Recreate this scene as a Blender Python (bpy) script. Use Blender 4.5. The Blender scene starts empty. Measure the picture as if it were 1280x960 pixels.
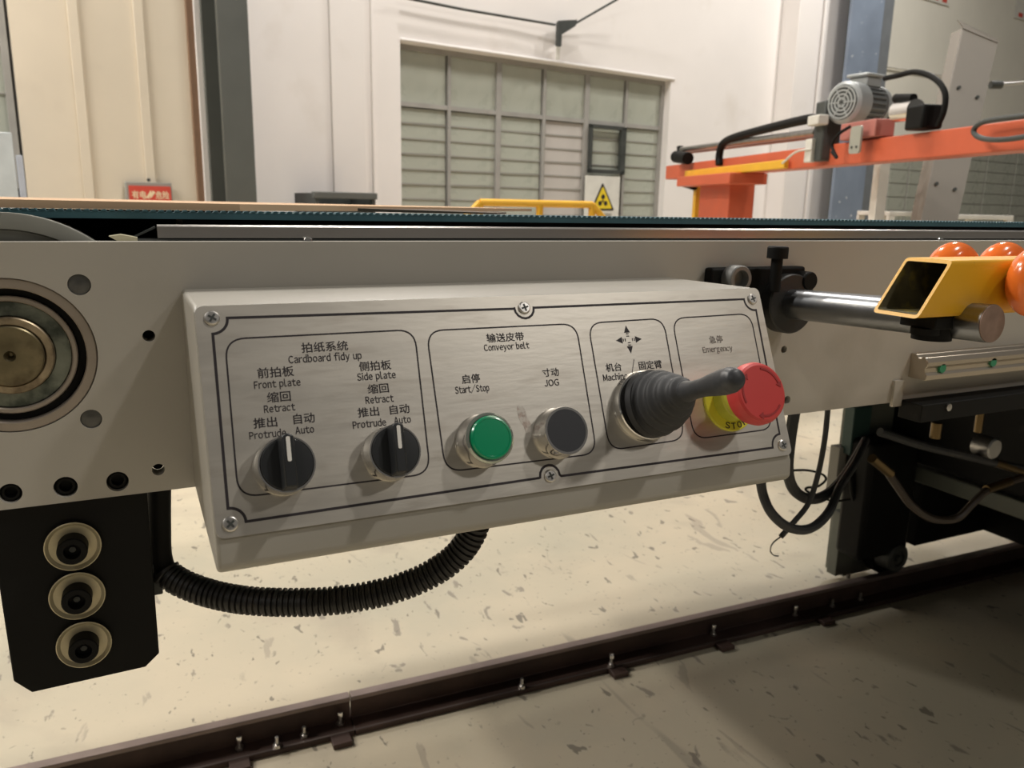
import bpy, math, random
from mathutils import Vector, Matrix, noise
random.seed(7)
PI = math.pi
scene = bpy.context.scene
COL = scene.collection
# ------------------------------------------------------------------ camera
W_, H_, F_ = 1280, 960, 1000.0
AX = Vector((0.90485454, 0.07582346, -0.41891414))     # world x in camera axes
AY = Vector((-0.42528817, 0.20535013, -0.88145408))
AZ = Vector((0.01918918, 0.97574696, 0.21805882))
CAM = Vector((0, -0.5, 0.95))
R = Matrix((AX, AY, AZ))                                # camera -> world
cd = bpy.data.cameras.new('camera'); cam = bpy.data.objects.new('camera', cd); COL.objects.link(cam)
cam.matrix_world = Matrix.Translation(CAM) @ R.to_4x4()
cd.sensor_width = 36; cd.lens = 36 * F_ / W_; cd.clip_start = .01; cd.clip_end = 200
cd.dof.use_dof = True; cd.dof.focus_distance = .50; cd.dof.aperture_fstop = 19
scene.camera = cam
# ------------------------------------------------------------------ world, lamps, exposure
wd = bpy.data.worlds.new('hall_ambience'); scene.world = wd; wd.use_nodes = True
bg = wd.node_tree.nodes['Background']; bg.inputs[0].default_value = (1, .93, .83, 1); bg.inputs[1].default_value = .08
scene.view_settings.view_transform = 'Standard'; scene.view_settings.look = 'None'
scene.view_settings.gamma = 1; scene.view_settings.use_curve_mapping = False
scene.view_settings.exposure = 0.0
def lamp(loc, power, size, aim=None, col=(1, .95, .885)):
    l = bpy.data.lights.new('bay_or_fill_lamp', 'AREA'); l.energy = power; l.size = size; l.shape = 'DISK'; l.color = col
    o = bpy.data.objects.new('bay_or_fill_lamp', l); COL.objects.link(o); o.location = loc
    d = (Vector(aim) - Vector(loc)) if aim else Vector((0, 0, -1))
    o.rotation_euler = d.to_track_quat('-Z', 'Y').to_euler()
lamp((2.9, -1.4, 6.0), 130, .30)
lamp((4.6, -5.6, 6.2), 105, .70)  # added fill, brightens the steel panel and side plate
lamp((-3.2, 3.6, 6.0), 175, .45)
lamp((1.5, 3.8, 6.0), 115, .45)
lamp((6.5, 4.2, 6.0), 95, .45)
lamp((-2.5, 5.4, 6.0), 190, .45)
lamp((2.2, 5.2, 6.4), 105, .45)
lamp((8.0, 5.0, 6.4), 190, .45)  # added fill to lift the right end of the back wall
lamp((-6.0, 3.0, 6.0), 380, .45)  # added fill, brightens the near floor from the left
lamp((-4.0, -5.0, 6.2), 45, .60)  # added front left fill for the side plate

# ------------------------------------------------------------------ helpers
def ray(px, py): return R @ Vector((px - 640, -(py - 480), -F_))
def at(px, py, Y):
    r = ray(px, py); return CAM + r * ((Y - CAM.y) / r.y)
def atx(px, py, X):
    r = ray(px, py); return CAM + r * ((X - CAM.x) / r.x)
def atz(px, py, Z):
    r = ray(px, py); return CAM + r * ((Z - CAM.z) / r.z)
def atd(px, py, d): return CAM + ray(px, py) * (d / F_)
def frame(o, x, y, z):
    m = Matrix((x, y, z)).transposed().to_4x4(); m.translation = Vector(o); return m
def axis_frame(o, z, up=Vector((0, 0, 1))):
    z = Vector(z).normalized()
    if abs(z.dot(up)) > .99: up = Vector((1, 0, 0))
    x = up.cross(z).normalized(); return frame(o, x, z.cross(x), z)
I4 = Matrix.Identity(4)
WL = {}
class M:
    def __init__(s): s.v = []; s.f = []
    def add(s, vs, fs, m=I4):
        n = len(s.v); s.v += [m @ Vector(p) for p in vs]; s.f += [[i + n for i in f] for f in fs]; return s
    def box(s, a, b, m=I4):
        x0, y0, z0 = a; x1, y1, z1 = b
        return s.add([(x0,y0,z0),(x1,y0,z0),(x1,y1,z0),(x0,y1,z0),(x0,y0,z1),(x1,y0,z1),(x1,y1,z1),(x0,y1,z1)],
              [(0,3,2,1),(4,5,6,7),(0,1,5,4),(1,2,6,5),(2,3,7,6),(3,0,4,7)], m)
    def bar(s, p, q, w, h, up=Vector((0, 0, 1))):        # rectangular bar from p to q
        p, q = Vector(p), Vector(q); z = (q - p).normalized(); x = z.cross(up).normalized(); y = x.cross(z)
        return s.box((-w/2, -h/2, 0), (w/2, h/2, (q - p).length), frame(p, x, y, z))
    def lathe(s, prof, m=I4, n=32, closed=False):        # profile of (r, z)
        vs = []; fs = []; k = len(prof)
        for r, z in prof:
            for i in range(n):
                a = 2*PI*i/n; vs.append((r*math.cos(a), r*math.sin(a), z))
        for j in range(k if closed else k - 1):
            j2 = (j + 1) % k
            for i in range(n):
                i2 = (i + 1) % n; fs.append((j*n+i, j*n+i2, j2*n+i2, j2*n+i))
        if not closed:
            fs.append(tuple(reversed(range(n)))); fs.append(tuple((k-1)*n + i for i in range(n)))
        return s.add(vs, fs, m)
    def cyl(s, p, q, r, n=20, r2=None):
        p, q = Vector(p), Vector(q)
        return s.lathe([(r, 0), (r if r2 is None else r2, (q - p).length)], axis_frame(p, q - p), n)
    def tube(s, pts, r, n=10, caps=True):
        pts = [Vector(p) for p in pts]; k = len(pts); rr = r if isinstance(r, (list, tuple)) else [r]*k
        vs = []; fs = []; t0 = (pts[1] - pts[0]).normalized(); up = Vector((0, 0, 1))
        if abs(t0.dot(up)) > .95: up = Vector((1, 0, 0))
        x = t0.cross(up).normalized()
        for i, p in enumerate(pts):
            t = (pts[min(i+1, k-1)] - pts[max(i-1, 0)]).normalized()
            x = (x - t * x.dot(t)).normalized(); y = t.cross(x)
            for j in range(n):
                a = 2*PI*j/n; vs.append(p + (x*math.cos(a) + y*math.sin(a))*rr[i])
        for i in range(k-1):
            for j in range(n):
                j2 = (j+1) % n; fs.append((i*n+j, i*n+j2, (i+1)*n+j2, (i+1)*n+j))
        if caps: fs.append(tuple(reversed(range(n)))); fs.append(tuple((k-1)*n+j for j in range(n)))
        return s.add(vs, fs)
    def prism(s, poly, z0, z1, m=I4):
        n = len(poly); vs = [(x, y, z0) for x, y in poly] + [(x, y, z1) for x, y in poly]
        fs = [tuple(reversed(range(n))), tuple(range(n, 2*n))] + [(i, (i+1) % n, n+(i+1) % n, n+i) for i in range(n)]
        return s.add(vs, fs, m)
    def ribbon(s, pts, w, z0, z1, m=I4, closed=False):   # flat line of width w in a local xy plane
        pts = [Vector((p[0], p[1])) for p in pts]; k = len(pts); vs = []
        for i, p in enumerate(pts):
            a = pts[i-1] if (i > 0 or closed) else None; b = pts[(i+1) % k] if (i < k-1 or closed) else None
            d1 = (p - a).normalized() if a is not None else (b - p).normalized()
            d2 = (b - p).normalized() if b is not None else d1
            n1 = Vector((-d1.y, d1.x)); n2 = Vector((-d2.y, d2.x)); nn = (n1 + n2)
            nn = nn.normalized() if nn.length > 1e-6 else n1
            q = nn * (w/2 / max(.5, nn.dot(n1)))
            for e, z in ((q, z0), (-q, z0), (q, z1), (-q, z1)): vs.append((p.x+e.x, p.y+e.y, z))
        fs = []
        for i in range(k if closed else k-1):
            a = 4*i; b = 4*((i+1) % k)
            fs += [(a+2, a+3, b+3, b+2), (a, b, b+1, a+1), (a, a+2, b+2, b), (a+1, b+1, b+3, a+3)]
        return s.add(vs, fs, m)
    def build(s, name, mat, parent=None, bevel=0, smooth=30, seg=2, sub=0):
        me = bpy.data.meshes.new(name)
        lo = Vector((min(v[i] for v in s.v) for i in range(3))); hi = Vector((max(v[i] for v in s.v) for i in range(3)))
        base = Vector(((lo.x+hi.x)/2, (lo.y+hi.y)/2, lo.z))
        me.from_pydata([v - base for v in s.v], [], s.f); me.update()
        import bmesh
        bm = bmesh.new(); bm.from_mesh(me); bmesh.ops.recalc_face_normals(bm, faces=bm.faces); bm.to_mesh(me); bm.free()
        if smooth:
            me.polygons.foreach_set('use_smooth', [True]*len(me.polygons)); me.set_sharp_from_angle(angle=math.radians(smooth))
        me.materials.append(mat)
        o = bpy.data.objects.new(name, me); COL.objects.link(o); WL[o.name] = base
        if parent: o.parent = parent; o.location = base - WL[parent.name]
        else: o.location = base
        if bevel:
            b = o.modifiers.new('bevel', 'BEVEL'); b.width = bevel; b.segments = seg; b.limit_method = 'ANGLE'; b.angle_limit = math.radians(40); b.harden_normals = False
        return o
def tag(o, label=None, cat=None, group=None, kind=None):
    for k, v in (('label', label), ('category', cat), ('group', group), ('kind', kind)):
        if v: o[k] = v
    return o
def thing(name, label, cat, loc, group=None):
    o = bpy.data.objects.new(name, None); COL.objects.link(o); o.location = loc; o.empty_display_size = .05; WL[o.name] = Vector(loc)
    return tag(o, label, cat, group)
def struct(o): o['kind'] = 'structure'; return o
def smooth_path(pts, n=8):                               # Catmull-Rom
    pts = [Vector(p) for p in pts]; P = [pts[0]*2 - pts[1]] + pts + [pts[-1]*2 - pts[-2]]; out = []
    for i in range(1, len(P)-2):
        for k in range(n):
            t = k/n; a, b, c, d = P[i-1], P[i], P[i+1], P[i+2]
            out.append(.5*((2*b) + (c-a)*t + (2*a-5*b+4*c-d)*t*t + (3*b-a-3*c+d)*t**3))
    out.append(pts[-1]); return out
def resample(pts, step):
    out = [pts[0]]; acc = 0
    for a, b in zip(pts, pts[1:]):
        L = (b-a).length; t = step - acc
        while t <= L: out.append(a + (b-a)*(t/L)); t += step
        acc = (acc + L) % step if L else acc
    return out
def curve_fill(loops, depth):                            # filled outline with real holes
    c = bpy.data.curves.new('outline', 'CURVE'); c.dimensions = '2D'; c.fill_mode = 'BOTH'; c.extrude = depth/2
    for lp in loops:
        sp = c.splines.new('POLY'); sp.points.add(len(lp)-1); sp.use_cyclic_u = True
        for i, p in enumerate(lp): sp.points[i].co = (p[0], p[1], 0, 1)
    return curve_mesh(c)
def curve_mesh(c):
    o = bpy.data.objects.new('tmp', c); COL.objects.link(o); bpy.context.view_layer.update()
    me = bpy.data.meshes.new_from_object(o.evaluated_get(bpy.context.evaluated_depsgraph_get()))
    bpy.data.objects.remove(o); bpy.data.curves.remove(c)
    vs = [v.co.copy() for v in me.vertices]; fs = [tuple(p.vertices) for p in me.polygons]; bpy.data.meshes.remove(me); return vs, fs
def circ(x, y, r, n=32, rev=True):
    return [(x + r*math.cos(2*PI*i/n), y + r*math.sin(2*PI*i/n)) for i in range(n)]
def rrect(q, r, n=6):                                    # rounded polygon from corner points
    out = []; k = len(q)
    for i in range(k):
        p = Vector(q[i]); a = (Vector(q[i-1]) - p).normalized(); b = (Vector(q[(i+1) % k]) - p).normalized()
        rr = r[i] if isinstance(r, (list, tuple)) else r
        if rr <= 0: out.append(tuple(p)); continue
        p1, p2 = p + a*rr, p + b*rr
        for j in range(n+1):
            t = j/n; out.append(tuple(p1*(1-t)**2 + p*(2*t*(1-t)) + p2*t*t))
    return out
def text_geo(body, cap=True, bold=.0, depth=.02):
    c = bpy.data.curves.new('t', 'FONT'); c.body = body; c.offset = bold; c.extrude = depth; c.resolution_u = 3
    return curve_mesh(c)
_glyph = {}
def latin_geo(body):                                     # plain sans letters set one by one
    vs, fs, x = [], [], 0
    for ch in body:
        if ch == ' ': x += .38; continue
        if ch not in _glyph:
            g = text_geo(chr(ord(ch)+0xFEE0), bold=.012, depth=.01); a = min(v.x for v in g[0]); _glyph[ch] = ([Vector((v.x-a, v.y, v.z)) for v in g[0]], g[1], max(v.x for v in g[0])-a)
        gv, gf, w = _glyph[ch]; n = len(vs); vs += [Vector((v.x+x, v.y, v.z)) for v in gv]; fs += [tuple(i+n for i in f) for f in gf]
        x += w + (.105 if ch not in 'rtf/' else .05)
    return vs, fs
_, _f = latin_geo('H'); CAPH = max(v.y for v in _)

# ------------------------------------------------------------------ materials
def mk(name, col, rough=.5, metal=0, var=.08, scale=8, rvar=.08, bump=0, bscale=60, stretch=(1, 1, 1), dirt=None, dscale=5, dlo=.55, dhi=.7, dmix=.6, coat=0, spec=.5, detail=5):
    m = bpy.data.materials.new(name); m.use_nodes = True; nt = m.node_tree; N = nt.nodes; L = nt.links; b = N['Principled BSDF']
    tc = N.new('ShaderNodeTexCoord'); mp = N.new('ShaderNodeMapping'); mp.inputs['Scale'].default_value = stretch
    L.new(tc.outputs['Object'], mp.inputs[0])
    nz = N.new('ShaderNodeTexNoise'); nz.inputs['Scale'].default_value = scale; nz.inputs['Detail'].default_value = detail; L.new(mp.outputs[0], nz.inputs['Vector'])
    mx = N.new('ShaderNodeMix'); mx.data_type = 'RGBA'
    mx.inputs[6].default_value = tuple(c*(1-var) for c in col) + (1,); mx.inputs[7].default_value = tuple(min(1, c*(1+var)) for c in col) + (1,)
    rp = N.new('ShaderNodeMapRange'); rp.inputs[1].default_value = .3; rp.inputs[2].default_value = .7; L.new(nz.outputs[0], rp.inputs[0]); L.new(rp.outputs[0], mx.inputs[0])
    out = mx.outputs[2]
    if dirt:
        n2 = N.new('ShaderNodeTexNoise'); n2.inputs['Scale'].default_value = dscale; n2.inputs['Detail'].default_value = 8; L.new(mp.outputs[0], n2.inputs['Vector'])
        r2 = N.new('ShaderNodeMapRange'); r2.inputs[1].default_value = dlo; r2.inputs[2].default_value = dhi; r2.inputs[4].default_value = dmix; L.new(n2.outputs[0], r2.inputs[0])
        m2 = N.new('ShaderNodeMix'); m2.data_type = 'RGBA'; L.new(r2.outputs[0], m2.inputs[0]); L.new(out, m2.inputs[6]); m2.inputs[7].default_value = tuple(dirt) + (1,); out = m2.outputs[2]
    L.new(out, b.inputs['Base Color'])
    rr = N.new('ShaderNodeMapRange'); rr.inputs[3].default_value = max(.02, rough-rvar); rr.inputs[4].default_value = min(1, rough+rvar); L.new(nz.outputs[0], rr.inputs[0]); L.new(rr.outputs[0], b.inputs['Roughness'])
    b.inputs['Metallic'].default_value = metal; b.inputs['Coat Weight'].default_value = coat; b.inputs['Coat Roughness'].default_value = .08
    b.inputs['Specular IOR Level'].default_value = spec
    if bump:
        n3 = N.new('ShaderNodeTexNoise'); n3.inputs['Scale'].default_value = bscale; n3.inputs['Detail'].default_value = 4; L.new(mp.outputs[0], n3.inputs['Vector'])
        bp = N.new('ShaderNodeBump'); bp.inputs['Strength'].default_value = bump; bp.inputs['Distance'].default_value = .002; L.new(n3.outputs[0], bp.inputs['Height']); L.new(bp.outputs[0], b.inputs['Normal'])
    return m
grey_paint = mk('grey_machine_paint', (.44, .415, .365), .42, var=.05, scale=6, dirt=(.22, .19, .15), dscale=9, dlo=.60, dhi=.75, dmix=.35)
box_paint = mk('light_grey_housing_paint', (.365, .345, .30), .40, var=.04, scale=12)
steel_panel = mk('brushed_stainless', (.66, .62, .55), .42, .92, var=.05, scale=40, rvar=.05, bump=.03, bscale=160, stretch=(.5, 2.5, 2.5), dirt=(.40, .35, .29), dscale=60, dlo=.54, dhi=.72, dmix=.35)
print_ink = mk('black_print', (.022, .016, .02), .55, var=.2)
worn_ink = mk('worn_print', (.12, .10, .09), .5, var=.5, scale=600, dirt=(.45, .42, .38), dscale=900, dlo=.45, dhi=.55, dmix=.8)
chrome = mk('chrome', (.86, .85, .83), .14, 1, var=.03)
screw_steel = mk('screw_steel', (.62, .60, .57), .36, 1, var=.25, scale=300)
dull_steel = mk('dull_steel', (.42, .41, .40), .36, 1, var=.15, scale=30, rvar=.12)
shaft_steel = mk('ground_shaft_steel', (.30, .31, .325), .30, 1, var=.06, scale=40)
brown_steel = mk('oxidised_shaft_end', (.36, .25, .20), .5, .7, var=.2, scale=90)
knob_black = mk('satin_black_plastic', (.020, .022, .024), .38, var=.1)
button_black = mk('matt_black_button', (.028, .030, .036), .5, var=.1)
rubber = mk('black_rubber', (.030, .031, .033), .58, var=.15, scale=60, rvar=.1, dirt=(.08, .075, .07), dscale=40, dlo=.55, dhi=.75, dmix=.5)
handle_black = mk('black_grip', (.040, .042, .046), .42, var=.1)
white_mark = mk('white_line', (.85, .83, .78), .5, var=.02)
red_plastic = mk('red_plastic', (.62, .055, .05), .42, var=.05)
red_dark = mk('red_engraving', (.36, .03, .03), .5, var=.05)
yellow_plastic = mk('yellow_plastic', (.72, .68, .05), .45, var=.08)
green_lens = mk('green_lens', (.0, .30, .13), .25, var=.05, coat=.3)
black_paint = mk('black_machine_paint', (.006, .006, .0055), .6, var=.3, scale=12, dirt=(.03, .027, .024), dscale=25, dlo=.68, dhi=.76, dmix=.4, spec=.18)
dark_grey = mk('dark_grey_paint', (.05, .055, .052), .5, var=.2, scale=8)
cream = mk('zinc_cream', (.62, .55, .37), .42, .35, var=.15, scale=60)
belt_teal = mk('teal_belt', (.04, .115, .14), .6, var=.15, scale=40)
card = mk('cardboard', (.70, .47, .29), .85, var=.06, scale=20)
card_dark = mk('dark_cardboard', (.12, .085, .06), .85, var=.2, scale=20)
alu = mk('aluminium_strip', (.60, .57, .54), .32, 1, var=.08, scale=6, stretch=(.2, 1, 1))
greasy = mk('greasy_steel', (.22, .24, .20), .35, .8, var=.4, scale=40, dirt=(.03, .04, .035), dscale=60, dlo=.45, dhi=.6, dmix=.8)
bronze = mk('worn_bronze', (.42, .34, .23), .4, .8, var=.35, scale=70, dirt=(.10, .07, .04), dscale=80, dlo=.5, dhi=.65, dmix=.7)
rusty_face = mk('oily_shaft_face', (.24, .20, .115), .35, .7, var=.35, scale=60, dirt=(.07, .05, .03), dscale=50, dlo=.5, dhi=.65, dmix=.7)
flange_m = mk('machined_flange', (.36, .31, .26), .38, .6, var=.15, scale=30)
pulley_m = mk('pulley_casting', (.34, .34, .30), .45, .5, var=.12, scale=20, dirt=(.1, .09, .07), dscale=80, dlo=.6, dhi=.7)
yellow_paint = mk('yellow_paint', (.76, .40, .012), .38, var=.05, scale=20, dirt=(.35, .17, .02), dscale=120, dlo=.68, dhi=.72, dmix=.7)
tube_inside = mk('rusty_tube_inside', (.10, .085, .04), .7, var=.4, scale=60, dirt=(.32, .24, .03), dscale=70, dlo=.5, dhi=.6, dmix=.5)
orange_pu = mk('orange_polyurethane', (.92, .20, .03), .22, var=.05, coat=.4)
orange_paint = mk('orange_paint', (.58, .115, .05), .45, var=.06)
yellow_pipe = mk('yellow_rail_paint', (.80, .44, .03), .45, var=.05)
guide_m = mk('linear_rail_steel', (.52, .46, .38), .32, .9, var=.1, scale=10, stretch=(.2, 1, 1))
green_cap = mk('green_cap', (.03, .26, .13), .5)
brass = mk('brass', (.16, .11, .05), .35, .9, var=.2)
floor_rail_m = mk('rusty_brown_rail', (.075, .045, .036), .55, .3, var=.3, scale=12, dirt=(.03, .022, .02), dscale=6)
rail_top_m = mk('worn_rail_head', (.24, .19, .175), .4, .6, var=.2, scale=12)
green_grey = mk('green_grey_paint', (.145, .155, .13), .5, var=.15, scale=8)
wall_m = mk('white_wall', (.84, .805, .785), .9, var=.03, scale=1.2, bump=.35, bscale=3, dirt=(.60, .54, .47), dscale=1.6, dlo=.60, dhi=.78, dmix=.4)
wall_r = mk('shaded_wall', (.76, .74, .66), .9, var=.04, scale=1.2, bump=.2, bscale=3)  # same wall as the white one, shading put into its colour
beige_m = mk('beige_door_paint', (.70, .62, .50), .75, var=.04, scale=1.5, dirt=(.5, .42, .33), dscale=2, dlo=.6, dhi=.8, dmix=.3)
brown_m = mk('brown_timber', (.22, .13, .08), .7)
steel_col = mk('grey_green_column_paint', (.085, .09, .082), .55, var=.1, scale=3)
blue_col = mk('blue_grey_column_paint', (.20, .245, .32), .55, var=.12, scale=2.5, dirt=(.7, .72, .75), dscale=14, dlo=.69, dhi=.71, dmix=.8)
win_frame = mk('window_frame_paint', (.33, .32, .30), .6, var=.12, scale=4)
pane_m = mk('dusty_glass', (.42, .44, .38), .30, var=.10, scale=2.5, rvar=.15, dirt=(.45, .45, .40), dscale=1.3, dlo=.45, dhi=.7, dmix=.6)
pane_l = mk('dusty_glass_pale', (.52, .49, .46), .35, var=.08, scale=2.5, rvar=.15)
slab_m = mk('stainless_channel', (.33, .305, .27), .45, .4, var=.08, scale=3)
motor_m = mk('motor_grey', (.40, .42, .42), .4, .2, var=.05)
white_paint = mk('white_paint', (.66, .64, .58), .6, var=.05)
grey_board = mk('grey_board', (.30, .29, .26), .6)
sign_red = mk('sign_red', (.62, .07, .045), .5)
sign_cream = mk('sign_cream', (.85, .68, .45), .6)
sign_yellow = mk('sign_yellow', (.80, .60, .03), .5)
sign_white = mk('sign_sheet', (.68, .67, .62), .6)

def floor_material():
    m = bpy.data.materials.new('stained_concrete'); m.use_nodes = True; nt = m.node_tree; N = nt.nodes; L = nt.links; b = N['Principled BSDF']
    tc = N.new('ShaderNodeTexCoord')
    def noi(scale, det=4, stretch=None, dist=0, rot=0):
        mp = N.new('ShaderNodeMapping'); L.new(tc.outputs['Object'], mp.inputs[0])
        if stretch: mp.inputs['Scale'].default_value = stretch
        mp.inputs['Rotation'].default_value = (0, 0, rot)
        n = N.new('ShaderNodeTexNoise'); n.inputs['Scale'].default_value = scale; n.inputs['Detail'].default_value = det; n.inputs['Distortion'].default_value = dist; L.new(mp.outputs[0], n.inputs['Vector']); return n.outputs[0]
    def rng(x, a, c, o=1):
        r = N.new('ShaderNodeMapRange'); r.inputs[1].default_value = a; r.inputs[2].default_value = c; r.inputs[4].default_value = o; L.new(x, r.inputs[0]); return r.outputs[0]
    def mix(f, a, c):
        x = N.new('ShaderNodeMix'); x.data_type = 'RGBA'; L.new(f, x.inputs[0])
        for k, v in ((6, a), (7, c)):
            if isinstance(v, tuple): x.inputs[k].default_value = v + (1,)
            else: L.new(v, x.inputs[k])
        return x.outputs[2]
    c = mix(rng(noi(1.6, 5), .35, .65), (.565, .49, .36), (.47, .43, .325))
    c = mix(rng(noi(5, 6), .5, .75, .5), c, (.61, .52, .38))
    c = mix(rng(noi(2.2, 8, dist=1.5), .56, .72, .35), c, (.32, .27, .21))
    c = mix(rng(noi(21, 5, (1, .5, 1), .8, .6), .65, .685, .65), c, (.17, .145, .12))
    c = mix(rng(noi(9, 6, (1, .3, 1), 1.6, -1.2), .66, .69, .4), c, (.22, .18, .15))
    c = mix(rng(noi(70, 3), .66, .70, .5), c, (.22, .18, .14))
    c = mix(rng(noi(38, 3, (1, .5, 1), .5, -.5), .665, .695, .8), c, (.15, .13, .10))
    c = mix(rng(noi(3.2, 3, (1, .08, 1), 1.2, 1.0), .70, .715, .4), c, (.20, .17, .14))
    L.new(c, b.inputs['Base Color']); L.new(rng(noi(3, 4), .2, .8, .6), b.inputs['Roughness'])
    b.inputs['Roughness'].default_value = .5
    r = N.new('ShaderNodeMapRange'); r.inputs[3].default_value = .38; r.inputs[4].default_value = .68; L.new(noi(3, 4), r.inputs[0]); L.new(r.outputs[0], b.inputs['Roughness'])
    bp = N.new('ShaderNodeBump'); bp.inputs['Strength'].default_value = .25; bp.inputs['Distance'].default_value = .004; L.new(noi(30, 6), bp.inputs['Height']); L.new(bp.outputs[0], b.inputs['Normal'])
    return m

# ------------------------------------------------------------------ floor and walls
floor = struct(M().box((-9, -5, -.1), (16, 16, 0)).build('floor', floor_material(), smooth=0))
WU = Vector((.98624, .16550, 0)); WN = Vector((.1655, -.98624, 0)); WO = atd(660, 265, 8.0); WO.z = 0
WM = frame(WO, WU, Vector((0, 0, 1)), WN)               # wall frame: u along, v up, n towards the hall
def wp(px, py, n=0):
    r = ray(px, py); o = WO + WN*n; t = (o - CAM).dot(WN) / r.dot(WN); p = CAM + r*t - o
    return Vector((p.dot(WU), p.z))
wa = wp(500, 52); wb = wp(838, 100); wc = wp(828, 285)
wx0, wx1, wz1 = wa.x, wp(836, 150).x, (wa.y + wb.y)/2; wz0 = .55
left_split = wp(262, 100).x
vs, fs = curve_fill([[(left_split, 0), (18, 0), (18, 6.5), (left_split, 6.5)], [(wx0, wz0), (wx1, wz0), (wx1, wz1), (wx0, wz1)]], .3)
struct(M().add(vs, fs, WM @ Matrix.Translation((0, 0, -.15))).build('wall_back', wall_m, smooth=0))
# left bay: beige panelled door between the wall and a louvred window
lz = wp(20, 100).x
dr = M().box((lz, 0, -.12), (left_split - .02, 6.5, -.04), WM).build('door_1', beige_m, smooth=0); struct(dr)
for px in (104, 184):
    u = wp(px, 150).x; M().box((u-.035, 0, -.04), (u+.035, 6.5, -.02), WM).build('door_rib', beige_m, dr, bevel=.006)
u = wp(247, 150).x; M().box((u-.03, 0, -.04), (u+.02, 6.5, .0), WM).build('door_post', brown_m, dr)
u1 = wp(250, 150).x; u2 = wp(276, 150).x
struct(M().box((u1, 0, -.06), (u2, 6.5, .03), WM).build('trim_1', wall_m, smooth=0))
for px, w in ((414, .02), (464, .02)):
    u = wp(px, 150).x; struct(M().box((u, 0, 0), (u + .3 if px == 414 else u + w, 6.5, .025), WM).build('trim_' + ('2' if px == 414 else '3'), wall_m, bevel=.005))
# steel column (dark, left)
c0, c1 = wp(276, 100, .5), wp(314, 100, .5)
sc_ = thing('steel_column', 'dark grey green steel column against the white wall, left of the barred window', 'column', WM @ Vector(((c0.x+c1.x)/2, 0, .4)), 'steel columns along the back wall')
M().box((c0.x, 0, .46), (c1.x, 6.5, .5), WM).build('front_flange', steel_col, sc_, bevel=.004)
M().box(((c0.x+c1.x)/2-.01, 0, .1), ((c0.x+c1.x)/2+.01, 6.5, .46), WM).build('web', steel_col, sc_)
M().box((c0.x, 0, .05), (c1.x, 6.5, .1), WM).build('rear_flange', steel_col, sc_)
# left window
def window(idx, x0, x1, z0, z1, cols, zt, louv, depth=-.12, pale=()):
    fr = M()
    t = .045
    fr.box((x0, z0, depth-.03), (x0+t, z1, depth+.03), WM); fr.box((x1-t, z0, depth-.03), (x1, z1, depth+.03), WM)
    fr.box((x0+t, z0, depth-.03), (x1-t, z0+t, depth+.03), WM); fr.box((x0+t, z1-t, depth-.03), (x1-t, z1, depth+.03), WM)
    w = struct(fr.build('window_%d' % idx, win_frame, smooth=0))
    cw = (x1-x0)/cols
    for i in range(1, cols):
        hw = .028 if i % 2 == 0 else .016
        M().box((x0+cw*i-hw, z0+t, depth-.025), (x0+cw*i+hw, z1-t, depth+.028), WM).build('mullion', win_frame, w, smooth=0)
    if zt: M().box((x0+t, zt-.02, depth-.024), (x1-t, zt+.02, depth+.024), WM).build('transom', win_frame, w, smooth=0)
    for i in range(cols):
        a, b = x0+cw*i+.03, x0+cw*(i+1)-.03
        if zt: M().box((a, zt+.02, depth-.004), (b, z1-t, depth+.002), WM).build('pane', pane_m, w, smooth=0)
        top = zt-.02 if zt else z1-t; k = louv; hh = (top-(z0+t))/k
        for j in range(k):
            za = z0+t+hh*j; zb = za+hh-.008; off = random.uniform(-.004, .004); tilt = .003
            M().add([(a, za, depth+tilt+off), (b, za+random.uniform(-.006, .006), depth+tilt), (b, zb, depth-tilt), (a, zb, depth-tilt+off),
                     (a, za, depth+tilt+off-.006), (b, za, depth+tilt-.006), (b, zb, depth-tilt-.006), (a, zb, depth-tilt+off-.006)],
                    [(0,1,2,3),(7,6,5,4),(0,4,5,1),(1,5,6,2),(2,6,7,3),(3,7,4,0)], WM).build('pane', pane_l if i in pale else pane_m, w, smooth=0)
            if j: M().box((a, za-.011, depth-.005), (b, za-.001, depth+.008), WM).build('glazing_bar', win_frame, w, smooth=0)
    M().box((x0-.02, z0-.02, depth-.10), (x1+.02, z1+.02, depth-.08), WM).build('backing', grey_board, w, smooth=0)
    return w
zt = (wp(500, 129, -.12).y + wp(830, 162, -.12).y)/2
w1 = window(1, wx0, wx1, wz0, wz1, 6, zt, 9, pale=(3,))
# reveal lip above the window
struct(M().box((wx0, wz1+.002, 0), (wx1+.05, wz1+.028, .02), WM).build('trim_4', wall_m, bevel=.01))
# opened casement in the fifth bay
cwid = (wx1-wx0)/6; ca, cb = wx0+cwid*4+.03, wx0+cwid*5-.02; cz1 = zt-.03; cz0 = cz1-.95*(zt-wp(735, 215).y)
m = M()
for a, b in (((ca, cz0, -.09), (ca+.03, cz1, -.05)), ((cb-.07, cz0, -.09), (cb, cz1, -.05)), ((ca, cz0, -.09), (cb, cz0+.04, -.05)), ((ca, cz1-.03, -.09), (cb, cz1, -.05))): m.box(a, b, WM)
m.build('casement', dark_grey, w1)
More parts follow.
